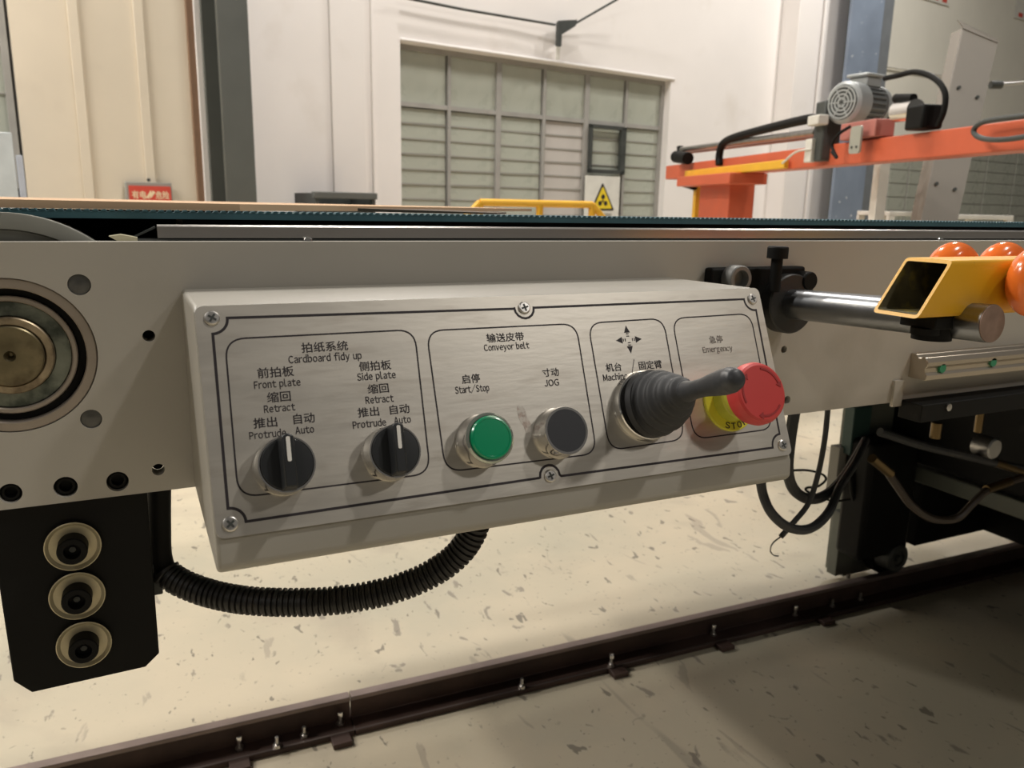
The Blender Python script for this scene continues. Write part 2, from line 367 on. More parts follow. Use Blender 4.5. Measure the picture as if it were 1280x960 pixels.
# left louvred window and pale panel beside the door
struct(M().box((lz-3.5, 0, -.12), (lz-1.6, 6.5, -.04), WM).build('wall_left', beige_m, smooth=0))
window(2, lz-1.6, lz-.02, 1.0, 6.4, 3, None, 18, depth=-.10)
g0 = wp(-30, 166, .35); g1 = wp(14, 166, .35)
pl = thing('pale_door_leaf', 'pale blue grey door leaf at the left edge of the frame, beside the beige door', 'door', WM @ Vector((g1.x, 0, .35)))
M().box((g1.x-1.0, 0, .33), (g1.x, g1.y, .37), WM).build('leaf', mk('pale_blue_paint', (.50, .54, .56), .4), pl, bevel=.005)
g2 = wp(19, 190, .35); g3 = wp(28, 197, .35)
M().box((g2.x, 0, .33), (g3.x, g2.y-.02, .37), WM).build('edge_strip', mk('pale_grey_strip', (.42, .45, .52), .4), pl, bevel=.004)
# right part: pilaster, blue column, wall with shading put into its grey
p0, p1, p2 = wp(992, 100, .25).x, wp(1021, 100, .25).x, wp(1050, 100, .25).x
struct(M().box((p0, 0, 0), (p1-.01, 6.5, .25), WM).build('trim_5', wall_m, bevel=.01))
struct(M().box((p1+.01, 0, 0), (p2, 6.5, .27), WM).build('trim_6', wall_m, bevel=.01))
b0, b1, b2 = wp(1053, 130, .6).x, wp(1092, 130, .6).x, wp(1103, 130, .6).x
bc = thing('steel_column', 'blue grey steel column with white paint chips, behind the orange gantry arm', 'column', WM @ Vector((b1, 0, .45)), 'steel columns along the back wall')
M().box((b0, 0, .56), (b1, 6.5, .6), WM).build('front_flange', blue_col, bc, bevel=.004)
M().box((b1, 0, .35), (b2+.06, 6.5, .57), WM).build('web', mk('blue_grey_web', (.16, .175, .19), .55), bc)
struct(M().box((p2+.02, 0, 0), (18, 6.5, .03), WM).build('wall_right', wall_r, smooth=0))
rw0, rw1, rw2 = wp(1115, 200, .08), wp(1272, 200, .08), wp(1190, 285, .08)
def flat_window(idx, ax, bx, z0, z1, cols, rows):
    m = M(); m.box((ax, z0, .03), (bx, z1, .06), WM); w = struct(m.build('window_%d' % idx, win_frame, smooth=0))
    cw, rh = (bx-ax)/cols, (z1-z0)/rows
    for i in range(cols):
        for j in range(rows):
            M().box((ax+cw*i+.025, z0+rh*j+.008, .06), (ax+cw*(i+1)-.025, z0+rh*(j+1)-.008, .068), WM).build('pane', pane_m, w, smooth=0)
flat_window(3, wp(1108, 200).x, wp(1156, 200).x, .6, wp(1130, 196).y, 2, 6)
flat_window(4, wp(1190, 200).x, wp(1330, 200).x, .6, wp(1230, 188).y, 4, 8)

# ------------------------------------------------------------------ things on the back wall
def wall_thing(name, label, cat, px, py, n=0, group=None):
    p = wp(px, py); return thing(name, label, cat, WM @ Vector((p.x, p.y, n)), group)
def put_text(mesh, body, x0, x1, y0, y1, m, bold=0, z=0, cap=False):
    vs, fs = latin_geo(body) if cap else text_geo(body, bold=bold, depth=.01); a = min(v.x for v in vs); b = max(v.x for v in vs)
    if cap: c, d = 0, CAPH
    else: c = min(v.y for v in vs); d = max(v.y for v in vs)
    mesh.add([(x0+(v.x-a)/(b-a)*(x1-x0), y0+(v.y-c)/(d-c)*(y1-y0), z+v.z*.01) for v in vs], fs, m)
# red warning sign
a, b = wp(157, 227, .05), wp(217, 253, .05)
s = thing('warning_sign', 'red sign with cream characters on a grey backing, on the beige door', 'sign', WM @ Vector(((a.x+b.x)/2, b.y-.2, 0)))
M().box((a.x, b.y-.2, -.02), (b.x, a.y, .03), WM).build('backing', grey_board, s, bevel=.004)
a, b = wp(161, 231, .05), wp(215, 251, .05)
M().box((a.x, b.y-.03, .03), (b.x, a.y-.005, .04), WM).build('red_plate', sign_red, s)
t = M(); w_ = b.x-a.x; zz = b.y+.01; hh = (a.y-.04) - zz
put_text(t, '有电', a.x+.06*w_, a.x+.40*w_, zz, zz+hh, WM, .02, .0405)
put_text(t, '危险', a.x+.62*w_, a.x+.95*w_, zz, zz+hh, WM, .02, .0405)
t.ribbon([(a.x+.42*w_, zz+.1*hh), (a.x+.50*w_, zz+.75*hh), (a.x+.51*w_, zz+.4*hh), (a.x+.59*w_, zz+.95*hh)], .022, .0402, .041, WM)
t.build('lettering', sign_cream, s, smooth=0)
M().lathe([(.012, 0), (.012, .02)], WM @ Matrix.Translation((a.x+.5*w_, a.y+.04, 0)), 10).build('hook', dark_grey, s)
# hazard sheet on the window
a, b = wp(733, 219, -.04), wp(773, 285, -.04)
s = thing('hazard_notice', 'white sheet with a yellow and black warning triangle, behind the yellow barrier', 'sign', WM @ Vector(((a.x+b.x)/2, b.y-.1, -.05)))
M().box((a.x, b.y-.1, -.06), (b.x, a.y, -.05), WM).build('sheet', sign_white, s)
A, B, C_ = wp(754, 228, -.04), wp(739, 263, -.04), wp(768, 263, -.04)
tr = [(B.x, B.y), (C_.x, C_.y+.0), (A.x, A.y)]
M().prism(rrect(tr, .02, 3), -.05, -.045, WM).build('triangle_border', print_ink, s, smooth=0)
ce = Vector((sum(p[0] for p in tr)/3, sum(p[1] for p in tr)/3)); ti = [tuple(ce+(Vector(p)-ce)*.80) for p in tr]
M().prism(rrect(ti, .02, 3), -.045, -.042, WM).build('triangle_face', sign_yellow, s, smooth=0)
m = M(); r0 = .045
for k in range(3):
    q = ce + Vector((math.cos(PI/2+k*2.094), math.sin(PI/2+k*2.094)))*r0
    m.lathe([(.026, -.042), (.026, -.040)], WM @ Matrix.Translation((q.x, q.y, 0)), 12)
m.lathe([(.014, -.042), (.014, -.040)], WM @ Matrix.Translation((ce.x, ce.y, 0)), 12)
m.build('pictogram', print_ink, s, smooth=0)
t = M(); q0, q1 = wp(741, 274, -.04), wp(766, 266, -.04); put_text(t, '注意', q0.x, q1.x, q0.y, q1.y, WM, .02, -.0495); t.build('lettering', grey_board, s, smooth=0)
# small red notice on the wall
a, b = wp(912, 251), wp(928, 268)
s = thing('wall_notice', 'small red square notice on the white wall, right of the orange post', 'sign', WM @ Vector((a.x, b.y, 0)))
M().box((a.x, b.y, 0), (b.x, a.y, .012), WM).build('plate', sign_red, s)
m = M()
for i in range(3):
    for j in range(3):
        x = a.x+(b.x-a.x)*(.2+.3*i); z = b.y+(a.y-b.y)*(.2+.3*j); m.box((x-.012, z-.012, .012), (x+.012, z+.012, .014), WM)
tag(m.build('lettering', sign_cream, s, smooth=0), kind='stuff')
for nm, q, lab in (('paper_notice', (1150, -6, 1186, 8), 'paper notice with red marks high on the wall, above the leaning channel'), ('paper_notice', (1270, 0, 1300, 32), 'paper notice with a red mark, cut by the right edge of the frame')):
    a, b = wp(q[0], q[1], .04), wp(q[2], q[3], .04); s = thing(nm, lab, 'notice', WM @ Vector((a.x, b.y, .045)), 'paper notices on the right wall')
    M().box((a.x, b.y, .042), (b.x, a.y, .046), WM).build('sheet', sign_white, s)
    m = M()
    for k in range(3): M().box((a.x+(b.x-a.x)*(.15+.3*k), b.y+.03, .046), (a.x+(b.x-a.x)*(.30+.3*k), b.y+.09, .048), WM).build('red_mark', sign_red, s, smooth=0)
# wall bracket and wires
p = wp(704, 45, .1)
s = thing('wall_bracket', 'dark steel bracket above the barred window, holding two stay wires', 'bracket', WM @ Vector((p.x, p.y-.3, 0)))
q = lambda x, y, n=.1: WM @ Vector((*wp(x, y, n), n))
M().bar(q(699, 28), q(698, 58), .045, .04).build('upright', dark_grey, s)
M().prism([tuple(wp(*k, .1)) for k in ((698, 26), (720, 25), (718, 33), (700, 44))], .08, .12, WM).build('gusset', dark_grey, s, smooth=0)
M().bar(q(698, 58, .05), q(697, 74, .05), .03, .03).build('stem', white_paint, s)
tag(M().tube([q(500, -4, .08), q(580, 12, .08), q(640, 22, .08), q(694, 31, .1)], .012, 6).build('stay_wire', dark_grey), 'thin stay wire running from the wall bracket up to the left', 'wire', 'stay wires above the barred window')
tag(M().tube([q(718, 30, .1), q(777, -4, .3), q(830, -34, .5)], .012, 6).build('stay_wire', dark_grey), 'thin stay wire running from the wall bracket up to the right', 'wire', 'stay wires above the barred window')
tag(M().tube([q(1080, 78, .06), q(1100, 82, .06), q(1170, 93, .06), q(1215, 98, .06)], .012, 6).build('wall_conduit', white_paint), 'thin pale conduit on the wall behind the motor', 'pipe')
# dark open box by the wall
a, b = wp(394, 241, .6), wp(470, 290, .6)
s = thing('dark_cabinet', 'dark grey open topped box standing by the white wall, left of the barred window', 'cabinet', WM @ Vector(((a.x+b.x)/2, 0, .5)))
m = M(); zt_ = a.y; x0, x1 = a.x, b.x
m.box((x0, 0, .6), (x0+.03, zt_, .6-.45), WM); m.box((x1-.03, 0, .6), (x1, zt_, .15), WM); m.box((x0, 0, .15), (x1, zt_, .18), WM); m.box((x0+.03, 0, .56), (x1-.03, zt_-.09, .59), WM)
m.build('body', dark_grey, s, smooth=0)
M().box((x0-.015, zt_-.04, .61), (x1+.015, zt_+.01, .56), WM).build('rim', mk('cabinet_rim', (.10, .105, .10), .5), s, bevel=.005)

# ------------------------------------------------------------------ yellow barrier
D = 4.6; yb = thing('barrier', 'yellow tubular guard barrier behind the conveyor, in front of the barred window', 'barrier', (atd(680, 262, D).x, atd(680, 262, D).y, 0))
pl_, pr_ = atd(600, 253, D), atd(740, 259, D+.25); pr_.z = pl_.z; dv = Vector((-.35, -.55, 0))
top = [pl_+dv*1.0+Vector((0, 0, -.45)), pl_+dv*.25+Vector((0, 0, -.06)), pl_+dv*.08+Vector((0, 0, -.01)), pl_ + (pr_-pl_)*.05]
M().tube([pl_, pr_], .021, 12).build('top_rail', yellow_pipe, yb)
for k, e in ((0, -1), (1, 1)):
    p = (pl_, pr_)[k]; d = (pl_-pr_).normalized()*(-e)
    M().tube([p, p - d*.02*0 + Vector((0, 0, -.02)), p + Vector((0, 0, -p.z))], .021, 12).build('post', yellow_pipe, yb)
    M().tube([p, p + d*e*e*(-1)*(-.30 if False else .0) + (pr_-pl_).normalized()*e*.26 + Vector((0, 0, -.26)), p + (pr_-pl_).normalized()*e*.26 + Vector((0, 0, -p.z))], .021, 12).build('brace', yellow_pipe, yb)
p = pl_ + (pr_-pl_)*.52; M().tube([p, Vector((p.x, p.y, 0))], .021, 12).build('post', yellow_pipe, yb)

# ------------------------------------------------------------------ orange gantry with motor
G1 = atd(832, 216, 6.6)
r2 = ray(1280, 168); G2 = CAM + r2*((G1.z-CAM.z)/r2.z); gd = (G2-G1); gd.z = 0; gd.normalize(); gn = gd.cross(Vector((0, 0, 1)))
if gn.dot(CAM-G1) < 0: gn = -gn                         # towards the camera side
gz = G1.z
def gp(px, py, off=0):                                   # point on the vertical plane of the arm
    r = ray(px, py); o = G1 + gn*off; return CAM + r*((o-CAM).dot(gn)/r.dot(gn))
ga = thing('gantry_arm', 'orange gantry arm with a grey motor on top, behind the conveyor at right', 'gantry', (gp(893, 250).x, gp(893, 250).y, 0))
gh = gp(1000, 182).z - gp(1000, 207).z
G1b = G1.copy(); G1b.z = gz; Gend = G1 + gd*((G2-G1).length+1.5)
M().bar(G1b - gn*.06, Gend - gn*.06, .12, gh).build('beam', orange_paint, ga, bevel=.006)
kx0, kx1 = gp(874, 250), gp(911, 250); kc = (kx0+kx1)/2 - gn*.09
cw2 = (kx1-kx0).length
m = M(); m.box((-cw2/2, -.09, 0), (cw2/2, .09, gz-gh/2), frame((kc.x, kc.y, 0), gd, gn*-1, Vector((0, 0, 1)))); m.build('post', orange_paint, ga, bevel=.004)
f0, f1 = gp(862, 222, .02), gp(930, 222, .02); fc = (f0+f1)/2
M().box((-(f1-f0).length/2, -.10, 0), ((f1-f0).length/2, .16, .07), frame((fc.x, fc.y, gz-gh/2-.07), gd, gn*-1, Vector((0, 0, 1)))).build('post_cap', orange_paint, ga, bevel=.006)
M().bar(gp(858, 218, .03), gp(983, 205, .03), .03, .05).build('yellow_strip', yellow_pipe, ga, bevel=.006)
q0, q1 = gp(872, 255, -.1), gp(872, 255, -.1); M().box((-.03, -.03, 0), (.03, .03, q0.z+.15), frame((q0.x, q0.y, 0), gd, gn*-1, Vector((0, 0, 1)))).build('yellow_guard', yellow_pipe, ga)
M().tube([gp(852, 187), gp(1020, 165)], .020, 12).build('guide_rod', dull_steel, ga)
M().tube([gp(857, 191, -.1), gp(1020, 171, -.1)], .012, 12).build('lower_rod', mk('copper_brown', (.30, .19, .15), .4, .6), ga)
M().tube(smooth_path([gp(899, 206, .02), gp(899, 195, .02), gp(903, 181, .02), gp(915, 173, .02), gp(950, 163, .02), gp(1010, 149, .02), gp(1018, 152, .02)], 5), .026, 10).build('cable_hose', black_paint, ga)
M().cyl(gp(845, 196, .05), gp(860, 198, .05), .045, 16).build('rod_end', black_paint, ga)
M().cyl(gp(852, 228, -.02), gp(868, 233, -.02), .03, 16).build('cable_gland', black_paint, ga)
M().tube([gp(850, 183), gp(850, 200)], .025, 12).build('rod_bracket', black_paint, ga)
M().box((-.05, -.05, 0), (.05, .05, .30), frame(gp(1030, 202, .0) , gd, gn*-1, Vector((0, 0, 1)))).build('slide_block', dark_grey, ga, bevel=.008)
a = gp(1022, 178, .06); M().box((-.05, -.04, -.02), (.06, .02, .03), frame(gp(1024, 152, .06), gd, gn*-1, Vector((0, 0, 1)))).build('slide_cap', white_paint, ga, bevel=.006)
M().box((-.04, -.01, 0), (.03, .02, .12), frame(gp(1011, 203, .06), gd, gn*-1, Vector((0, 0, 1)))).build('sensor_plate', white_paint, ga, bevel=.004)
pp = gp(1068, 192, .07); m = M(); hz = gp(1068, 158, .07).z-pp.z
m.prism(rrect([(-.045, 0), (.045, 0), (.045, hz), (-.045, hz)], .02), -.005, .005, frame(pp, gd, Vector((0, 0, 1)), gn)); plt = m.build('motor_plate', mk('zinc_plate', (.42, .42, .36), .45, .3), ga)
m = M()
for k in (-.02, .02): M().lathe([(.006, 0), (.006, .004)], frame(pp+gd*k+Vector((0, 0, .03))+gn*.005, gd, Vector((0, 0, 1)), gn), 10).build('plate_bolt', dark_grey, plt)
M().tube(smooth_path([gp(1063, 158, .05), gp(1048, 168, .08), gp(1040, 182, .08), gp(1046, 197, .08), gp(1040, 190, .07)], 5), .008, 8).build('sensor_cable', black_paint, ga)
M().tube(smooth_path([gp(1015, 186, .07), gp(995, 190, .09), gp(978, 204, .08)], 5), .006, 8).build('air_hose', white_paint, ga)
# motor: axis from the fan cover (left, near) to the gearbox (right)
dm = gp(1055, 128).copy(); MC = gp(1053, 128, 0); ME = gp(1120, 118, 0)
ma = (ME-MC); ma.z *= 0; ma.normalize(); vv = (MC - CAM); vv.z = 0; vv.normalize(); ma = (vv*.80 + Vector((vv.y, -vv.x, 0))*.60).normalized()   # motor set askew on the arm
MR = (gp(1053, 102).z-gp(1053, 155).z)/2
MF = axis_frame(MC, ma)
L_ = MR*2.6
mot = M().lathe([(MR*.86, 0), (MR, MR*.12), (MR, MR*.95), (MR*.97, MR*.97), (MR*.97, MR*1.0)], MF, 32).build('fan_cover', motor_m, ga)
M().lathe([(MR*.80, -.004), (MR*.80, .002)], MF, 28).build('grille_disc', dark_grey, mot)
m = M()
for k in range(4):
    r = MR*(.2+.18*k); m.lathe([(r-.004, -.008), (r+.004, -.008), (r+.004, -.004), (r-.004, -.004)], MF, 24, closed=True)
for k in range(6):
    a = k*PI/3; m.box((MR*.1, -.003, -.009), (MR*.8, .003, -.004), MF @ Matrix.Rotation(a, 4, 'Z'))
m.build('fan_grille', motor_m, mot)
body = M().lathe([(MR*.84, MR*.95), (MR*.84, MR*2.3)], MF, 28); 
for k in range(22):
    a = 2*PI*k/22; body.box((MR*.8, -.004, MR*1.05), (MR*.95, .004, MR*2.2), MF @ Matrix.Rotation(a, 4, 'Z'))
body.build('finned_body', mk('motor_dark_grey', (.20, .21, .21), .45, .2), ga)
M().lathe([(MR*.95, MR*2.3), (MR*.95, MR*2.6), (MR*.6, MR*2.7), (MR*.5, MR*3.4)], MF, 28).build('end_bell', motor_m, ga)
TB = frame(MC + ma*MR*1.6 + Vector((0, 0, MR*.8)), ma, Vector((0, 0, 1)).cross(ma), Vector((0, 0, 1)))
tb = M().box((-MR*.55, -MR*.5, 0), (MR*.55, MR*.5, MR*.45), TB).build('terminal_box', motor_m, ga, bevel=.006)
M().box((-MR*.72, -MR*.62, MR*.45), (MR*.72, MR*.62, MR*.62), TB).build('lid', motor_m, tb, bevel=.008)
gx = axis_frame(MC + ma*MR*3.4, ma)
M().box((-MR*.5, -MR*.6, 0), (MR*.5, MR*.5, MR*.9), gx).build('gearbox', dark_grey, ga, bevel=.01)
M().cyl(gp(1122, 140, 0), gp(1145, 137, 0), .045, 18).build('coupling', chrome, ga)
M().cyl(gp(1120, 123, 0), gp(1142, 123, 0), .02, 14).build('grease_cup', black_paint, ga)
M().box((-.07, -.05, -.05), (.05, .05, .05), frame(gp(1157, 147, 0), gd, gn*-1, Vector((0, 0, 1)))).build('bearing_block', black_paint, ga, bevel=.01)
M().box((-.16, -.05, -.05), (.14, .05, .03), frame(gp(1085, 160, -.02), gd, gn*-1, Vector((0, 0, 1)))).build('motor_saddle', mk('saddle_red', (.45, .16, .13), .5), ga, bevel=.006)
M().tube(smooth_path([gp(1106, 98), gp(1120, 95), gp(1145, 90), gp(1168, 98), gp(1181, 115), gp(1180, 138), gp(1172, 158)], 6), .012, 10).build('motor_cable', black_paint, ga)
M().tube(smooth_path([gp(1330, 140, .06), gp(1262, 147, .06), gp(1228, 153, .06), gp(1217, 164, .06), gp(1228, 173, .06), gp(1260, 174, .06), gp(1330, 162, .06)], 6), .010, 10).build('power_cable', dark_grey, ga)
# white support post beneath the arm and its chain of small things
pw = gp(1100, 230, -.35); tag(M().box((-.03, -.03, 0), (.03, .03, gp(1098, 202, -.35).z), frame((pw.x, pw.y, 0), gd, gn*-1, Vector((0, 0, 1)))).build('white_post', white_paint, bevel=.004), 'slim white post under the orange gantry arm, right of the blue grey column', 'post')
# leaning stainless channel
D = 4.2
def cp(px, py, d=D): return atd(px, py, d)
ch = thing('leaning_channel', 'tall stainless channel leaning behind the orange gantry arm', 'channel', (cp(1175, 285).x, cp(1175, 285).y, 0))
TL, TR, BR_, BL_ = cp(1204, 36), cp(1247, 54), cp(1191, 290), cp(1150, 290)
TL2, BL2 = cp(1191, 42, D+.15), cp(1135, 290, D+.15)
ext = (BL_-TL).normalized()*.9
def slab(name, pts, th):
    n = (pts[1]-pts[0]).cross(pts[2]-pts[0]).normalized()*th
    M().add(list(pts)+[p+n for p in pts], [(0,1,2,3),(7,6,5,4),(0,4,5,1),(1,5,6,2),(2,6,7,3),(3,7,4,0)]).build(name, slab_m, ch, smooth=0)
slab('web', (TL, TR, BR_+ext, BL_+ext), .008); slab('flange', (TL, TL2, BL2+ext, BL_+ext), .008)
e0, e1 = cp(1196, 25), cp(1246, 52); slab('lip', (TL, TR, e1+Vector((.0, .0, .01)), e0), .006)
m = M(); wn = (TR-TL).cross(BR_-TL).normalized(); wn = wn if wn.dot(CAM-TL) > 0 else -wn
for px, py in ((1198, 110), (1221, 122), (1170, 230), (1193, 237)):
    M().cyl(cp(px, py), cp(px, py)+wn*.012, .009, 10).build('bolt', dark_grey, ch)
tag(M().tube([cp(1238, 106, 4.4), cp(1252, 106, 4.4)], .022, 10).build('rod_clamp', dark_grey), 'dark cylindrical clamp behind the leaning channel', 'clamp')
tag(M().tube([cp(1250, 106, 4.4), cp(1330, 98, 4.4)], .008, 8).build('thin_rod', dull_steel), 'thin steel rod reaching right from the leaning channel', 'rod')
# white tables under the arm
for (xa, xb, y, lab) in ((1112, 1152, 264, 'small white table far back, left of the leaning channel'), (1190, 1268, 268, 'white table far back, right of the leaning channel')):
    D2 = 5.2; A, B = atd(xa, y, D2), atd(xb, y, D2); B.z = A.z; d = (B-A).normalized(); n = Vector((-d.y, d.x, 0)); tb_ = thing('work_table', lab, 'table', ((A.x+B.x)/2, (A.y+B.y)/2, 0), 'white tables in the background')
    Fm = frame(A, d, n, Vector((0, 0, 1))); Lx = (B-A).length
    M().box((0, 0, -.03), (Lx, .5, 0), Fm).build('tabletop', white_paint, tb_, bevel=.004)
    for x in (0, Lx-.04):
        for yy in (0, .46): M().box((x, yy, -A.z), (x+.04, yy+.04, -.03), Fm).build('leg', white_paint, tb_)

# ------------------------------------------------------------------ CONVEYOR
cv = thing('belt_conveyor', 'grey painted belt conveyor frame with a teal belt, carrying the control box', 'conveyor', (.5, .35, 0))
XE = 3.4; PT, PB = .926, .7785
BC = Vector((-.0635, 0, .8648))
holes = [(99, 356, .0058), (186, 420, .0034), (114, 524, .0056), (13, 617, .0058), (82, 609, .0062), (147, 602, .0060), (198, 587, .0036), (980, 437, .0032), (984, 500, .0036)]
hp = [(at(a, b, 0), r) for a, b, r in holes]
HF = frame((0, 0, 0), Vector((1, 0, 0)), Vector((0, 0, 1)), Vector((0, -1, 0)))
loops = [[(-.17, PB), (XE, PB), (XE, PT), (-.17, PT)], circ(BC.x, BC.z, .0425, 64)] + [circ(p.x, p.z, r, 24) for p, r in hp]
vs, fs = curve_fill(loops, .012)
side = M().add(vs, fs, HF @ Matrix.Translation((0, 0, -.006))).build('side_plate', grey_paint, cv, bevel=.0006, smooth=40)
YF = lambda p, y: frame((p.x, y, p.z), Vector((1, 0, 0)), Vector((0, 0, 1)), Vector((0, -1, 0)))
for i, (p, r) in enumerate(hp):
    if i in (0, 2):
        M().lathe([(r*.98, -.004), (r*.95, -.0015), (r*.3, -.001)], YF(p, 0), 24).build('hole_plug', mk('shaded_plug_steel', (.13, .13, .125), .4, .6, var=.2, scale=200), side)  # plug colour darkened to carry the shade of its recess
    elif i in (3, 4, 5):
        M().lathe([(r*.93, -.009), (r*.93, -.003), (r*.75, -.002), (r*.55, -.002), (r*.5, -.006)], YF(p, 0), 24).build('recessed_bolt', black_paint, side)
    else:
        M().lathe([(r*.9, -.0115), (r*.9, -.011)], YF(p, 0), 16).build('hole_bottom', black_paint, side)
# bearing
def ringp(name, r0, r1, y0, y1, mat, par=cv, ch=.0006):
    return M().lathe([(r0, y0), (r0, y1-ch), (r0+ch, y1), (r1-ch, y1), (r1, y1-ch), (r1, y0)], YF(BC, 0), 72, closed=True).build(name, mat, par)
fl = ringp('bearing_flange', .0368, .0422, -.014, -.0005, flange_m)
ringp('dark_gap_ring', .0325, .0368, -.014, -.0065, black_paint, fl)  # black ring stands in for the dark gap inside the flange
ringp('outer_race', .0296, .0325, -.014, -.0030, flange_m, fl)
ringp('greased_shield', .0212, .0296, -.014, -.0055, greasy, fl)
ringp('inner_race', .0168, .0212, -.014, -.0020, bronze, fl)
M().lathe([(.0165, -.014), (.0165, -.0012), (.0158, -.0006), (.0030, -.0006), (.0022, -.002), (.0008, -.006)], YF(BC, 0), 48).build('shaft_end', rusty_face, fl)
# pulley
PF = lambda y: frame((BC.x, y, BC.z), Vector((1, 0, 0)), Vector((0, 0, 1)), Vector((0, -1, 0)))
pf = M().lathe([(.074, -.010), (.0762, -.009), (.0762, -.0005), (.0752, 0), (.0675, 0), (.0665, -.003), (.050, -.004)], PF(.0165), 96).build('pulley_flange', pulley_m, cv)
M().lathe([(.0725, -.11), (.0725, -.0105)], PF(.0165), 72).build('drive_drum', dark_grey, cv)
# belt (wraps round the drum)
BY0, BY1 = .030, .115
tp = []; rO, rI = .0772, .0732
out = [(XE, .9422)] + [(BC.x + rO*math.sin(-a)*1.0, BC.z + rO*math.cos(a)) for a in [PI*i/24 for i in range(25)]] + [(XE, BC.z-rO)]
inn = [(XE, BC.z-rI)] + [(BC.x + rI*math.sin(-a), BC.z + rI*math.cos(a)) for a in [PI*(24-i)/24 for i in range(25)]] + [(XE, .9382)]
M().prism(out+inn, -BY1, -BY0, HF).build('belt', belt_teal, cv, smooth=30)
m = M(); x = -.08
while x < XE:
    pit = .0044; m.prism([(x, .9421), (x+.0006, .9431), (x+.0026, .9433), (x+.0033, .9421)], -BY0-.008, -BY0+.0003, HF); x += pit
tag(m.build('belt_edge_teeth', belt_teal, cv, smooth=0), kind='stuff')
M().box((.03, .036, .80), (XE, .11, .9378)).build('slider_bed', black_paint, cv)
M().box((.03, .115, .80), (XE, 1.29, .900)).build('machine_bed', black_paint, cv)
M().box((-.155, .118, .80), (XE, .128, .9365)).build('dark_gap_plate', black_paint, cv)  # added black sheet, keeps the gap under the belt dark
M().box((.0, .013, .9262), (XE, .034, .9268)).build('gasket', dark_grey, cv)
sr = M().prism([(.0145, .9275), (.0155, .9268), (.0300, .9268), (.0300, .9348), (.0165, .9352), (.0148, .9340)], .0150, XE, frame((0, 0, 0), Vector((0, 1, 0)), Vector((0, 0, 1)), Vector((1, 0, 0)))).build('side_rail', alu, cv, smooth=40)
for px in (383, 1171):
    p = at(px, 298, .012); M().lathe([(.0030, 0), (.0028, .0012), (.0018, .0020), (.0003, .0022)], frame((p.x, .008, PT), Vector((1, 0, 0)), Vector((0, 1, 0)), Vector((0, 0, 1))), 16).build('rail_bolt', chrome, sr)
tq = M(); a = at(136, 296, .013); b = at(172, 300, .013)
tq.prism([(a.x, PT+.0025), (a.x+.006, PT+.0035), (b.x, PT+.0018), (b.x, PT), (a.x+.004, PT)], -.026, -.012, HF); tq.build('belt_scraper', mk('yellowed_plastic', (.62, .58, .40), .5), cv)
M().add([(.0, .02, .927), (.014, .02, .934), (.014, .03, .934), (.0, .03, .927), (.0, .02, .926), (.0145, .02, .933), (.0145, .03, .933), (.0, .03, .926)], [(0,1,2,3),(7,6,5,4),(0,4,5,1),(1,5,6,2),(2,6,7,3),(3,7,4,0)]).build('rail_end_plate', dark_grey, cv)
far = M().box((-.17, 1.302, PB), (XE, 1.314, .905)).build('far_side_plate', grey_paint, cv)
# hanging black bracket with three cup washers
BYf = .0125
hb = [at(*p, BYf) for p in ((-60, 600), (181, 575), (199, 817), (182, 834), (40, 866), (17, 852))]
q = [(p.x, p.z) for p in hb]; q[0] = (q[5][0]-.002, PB+.03); q[1] = (q[1][0], PB+.03)
q[0] = (at(-3, 735, BYf).x - .0005, PB+.03)
hang = M().prism(q, -BYf-.012, -BYf, HF).build('hanging_bracket', black_paint, cv, bevel=.0008)
for px, py in ((91.5, 681), (97, 742.5), (105.5, 803)):
    p = at(px, py, BYf)
    M().lathe([(.0092, 0), (.0135, .0004), (.0152, .0030), (.0146, .0034), (.0128, .0016), (.0075, .0010)], YF(p, BYf), 40).build('cup_washer', cream, hang)
    M().lathe([(.0082, .0010), (.0082, .0105), (.0076, .0112), (.0046, .0112), (.0044, .0065), (.0005, .0065)], YF(p, BYf), 28).build('socket_bolt', black_paint, hang)
    # bottom of the hex socket
    M().lathe([(.0020, .0066), (.0018, .0075), (.0003, .0078)], YF(p, BYf), 12).build('socket_bottom', dark_grey, hang)
# cardboard on the belt
cz = .9432
p0, p1 = at(-80, 262, .034), at(438, 266.5, .04)
tag(M().add([(-.30, .036, cz), (at(300, 265, .04).x, .040, cz), (.45, .40, cz), (.45, .62, cz), (-.30, .62, cz), (-.30, .036, cz+.0055), (at(300, 265, .04).x, .040, cz+.0042), (.45, .40, cz+.003), (.45, .62, cz+.003), (-.30, .62, cz+.0055)],
    [(0,1,2,3,4), (9,8,7,6,5), (0,5,6,1), (1,6,7,2), (2,7,8,3), (3,8,9,4), (4,9,5,0)]).build('cardboard_sheet', card, smooth=0), 'pale tan cardboard stack edge lying on the teal belt at left', 'cardboard')
c1, c2 = at(447, 264, .10), at(622, 270.5, .05)
tag(M().add([(c1.x, .10, cz), (c2.x, .050, cz), (c2.x+.03, .10, cz), (c1.x+.06, .114, cz), (c1.x, .10, cz+.0024), (c2.x, .050, cz+.0010), (c2.x+.03, .10, cz+.0012), (c1.x+.06, .114, cz+.0026)],
    [(3,2,1,0),(4,5,6,7),(0,1,5,4),(1,2,6,5),(2,3,7,6),(3,0,4,7)]).build('cardboard_scrap', card_dark, smooth=0), 'thin dark cardboard sheet on the teal belt, right of the tan sheet', 'cardboard')

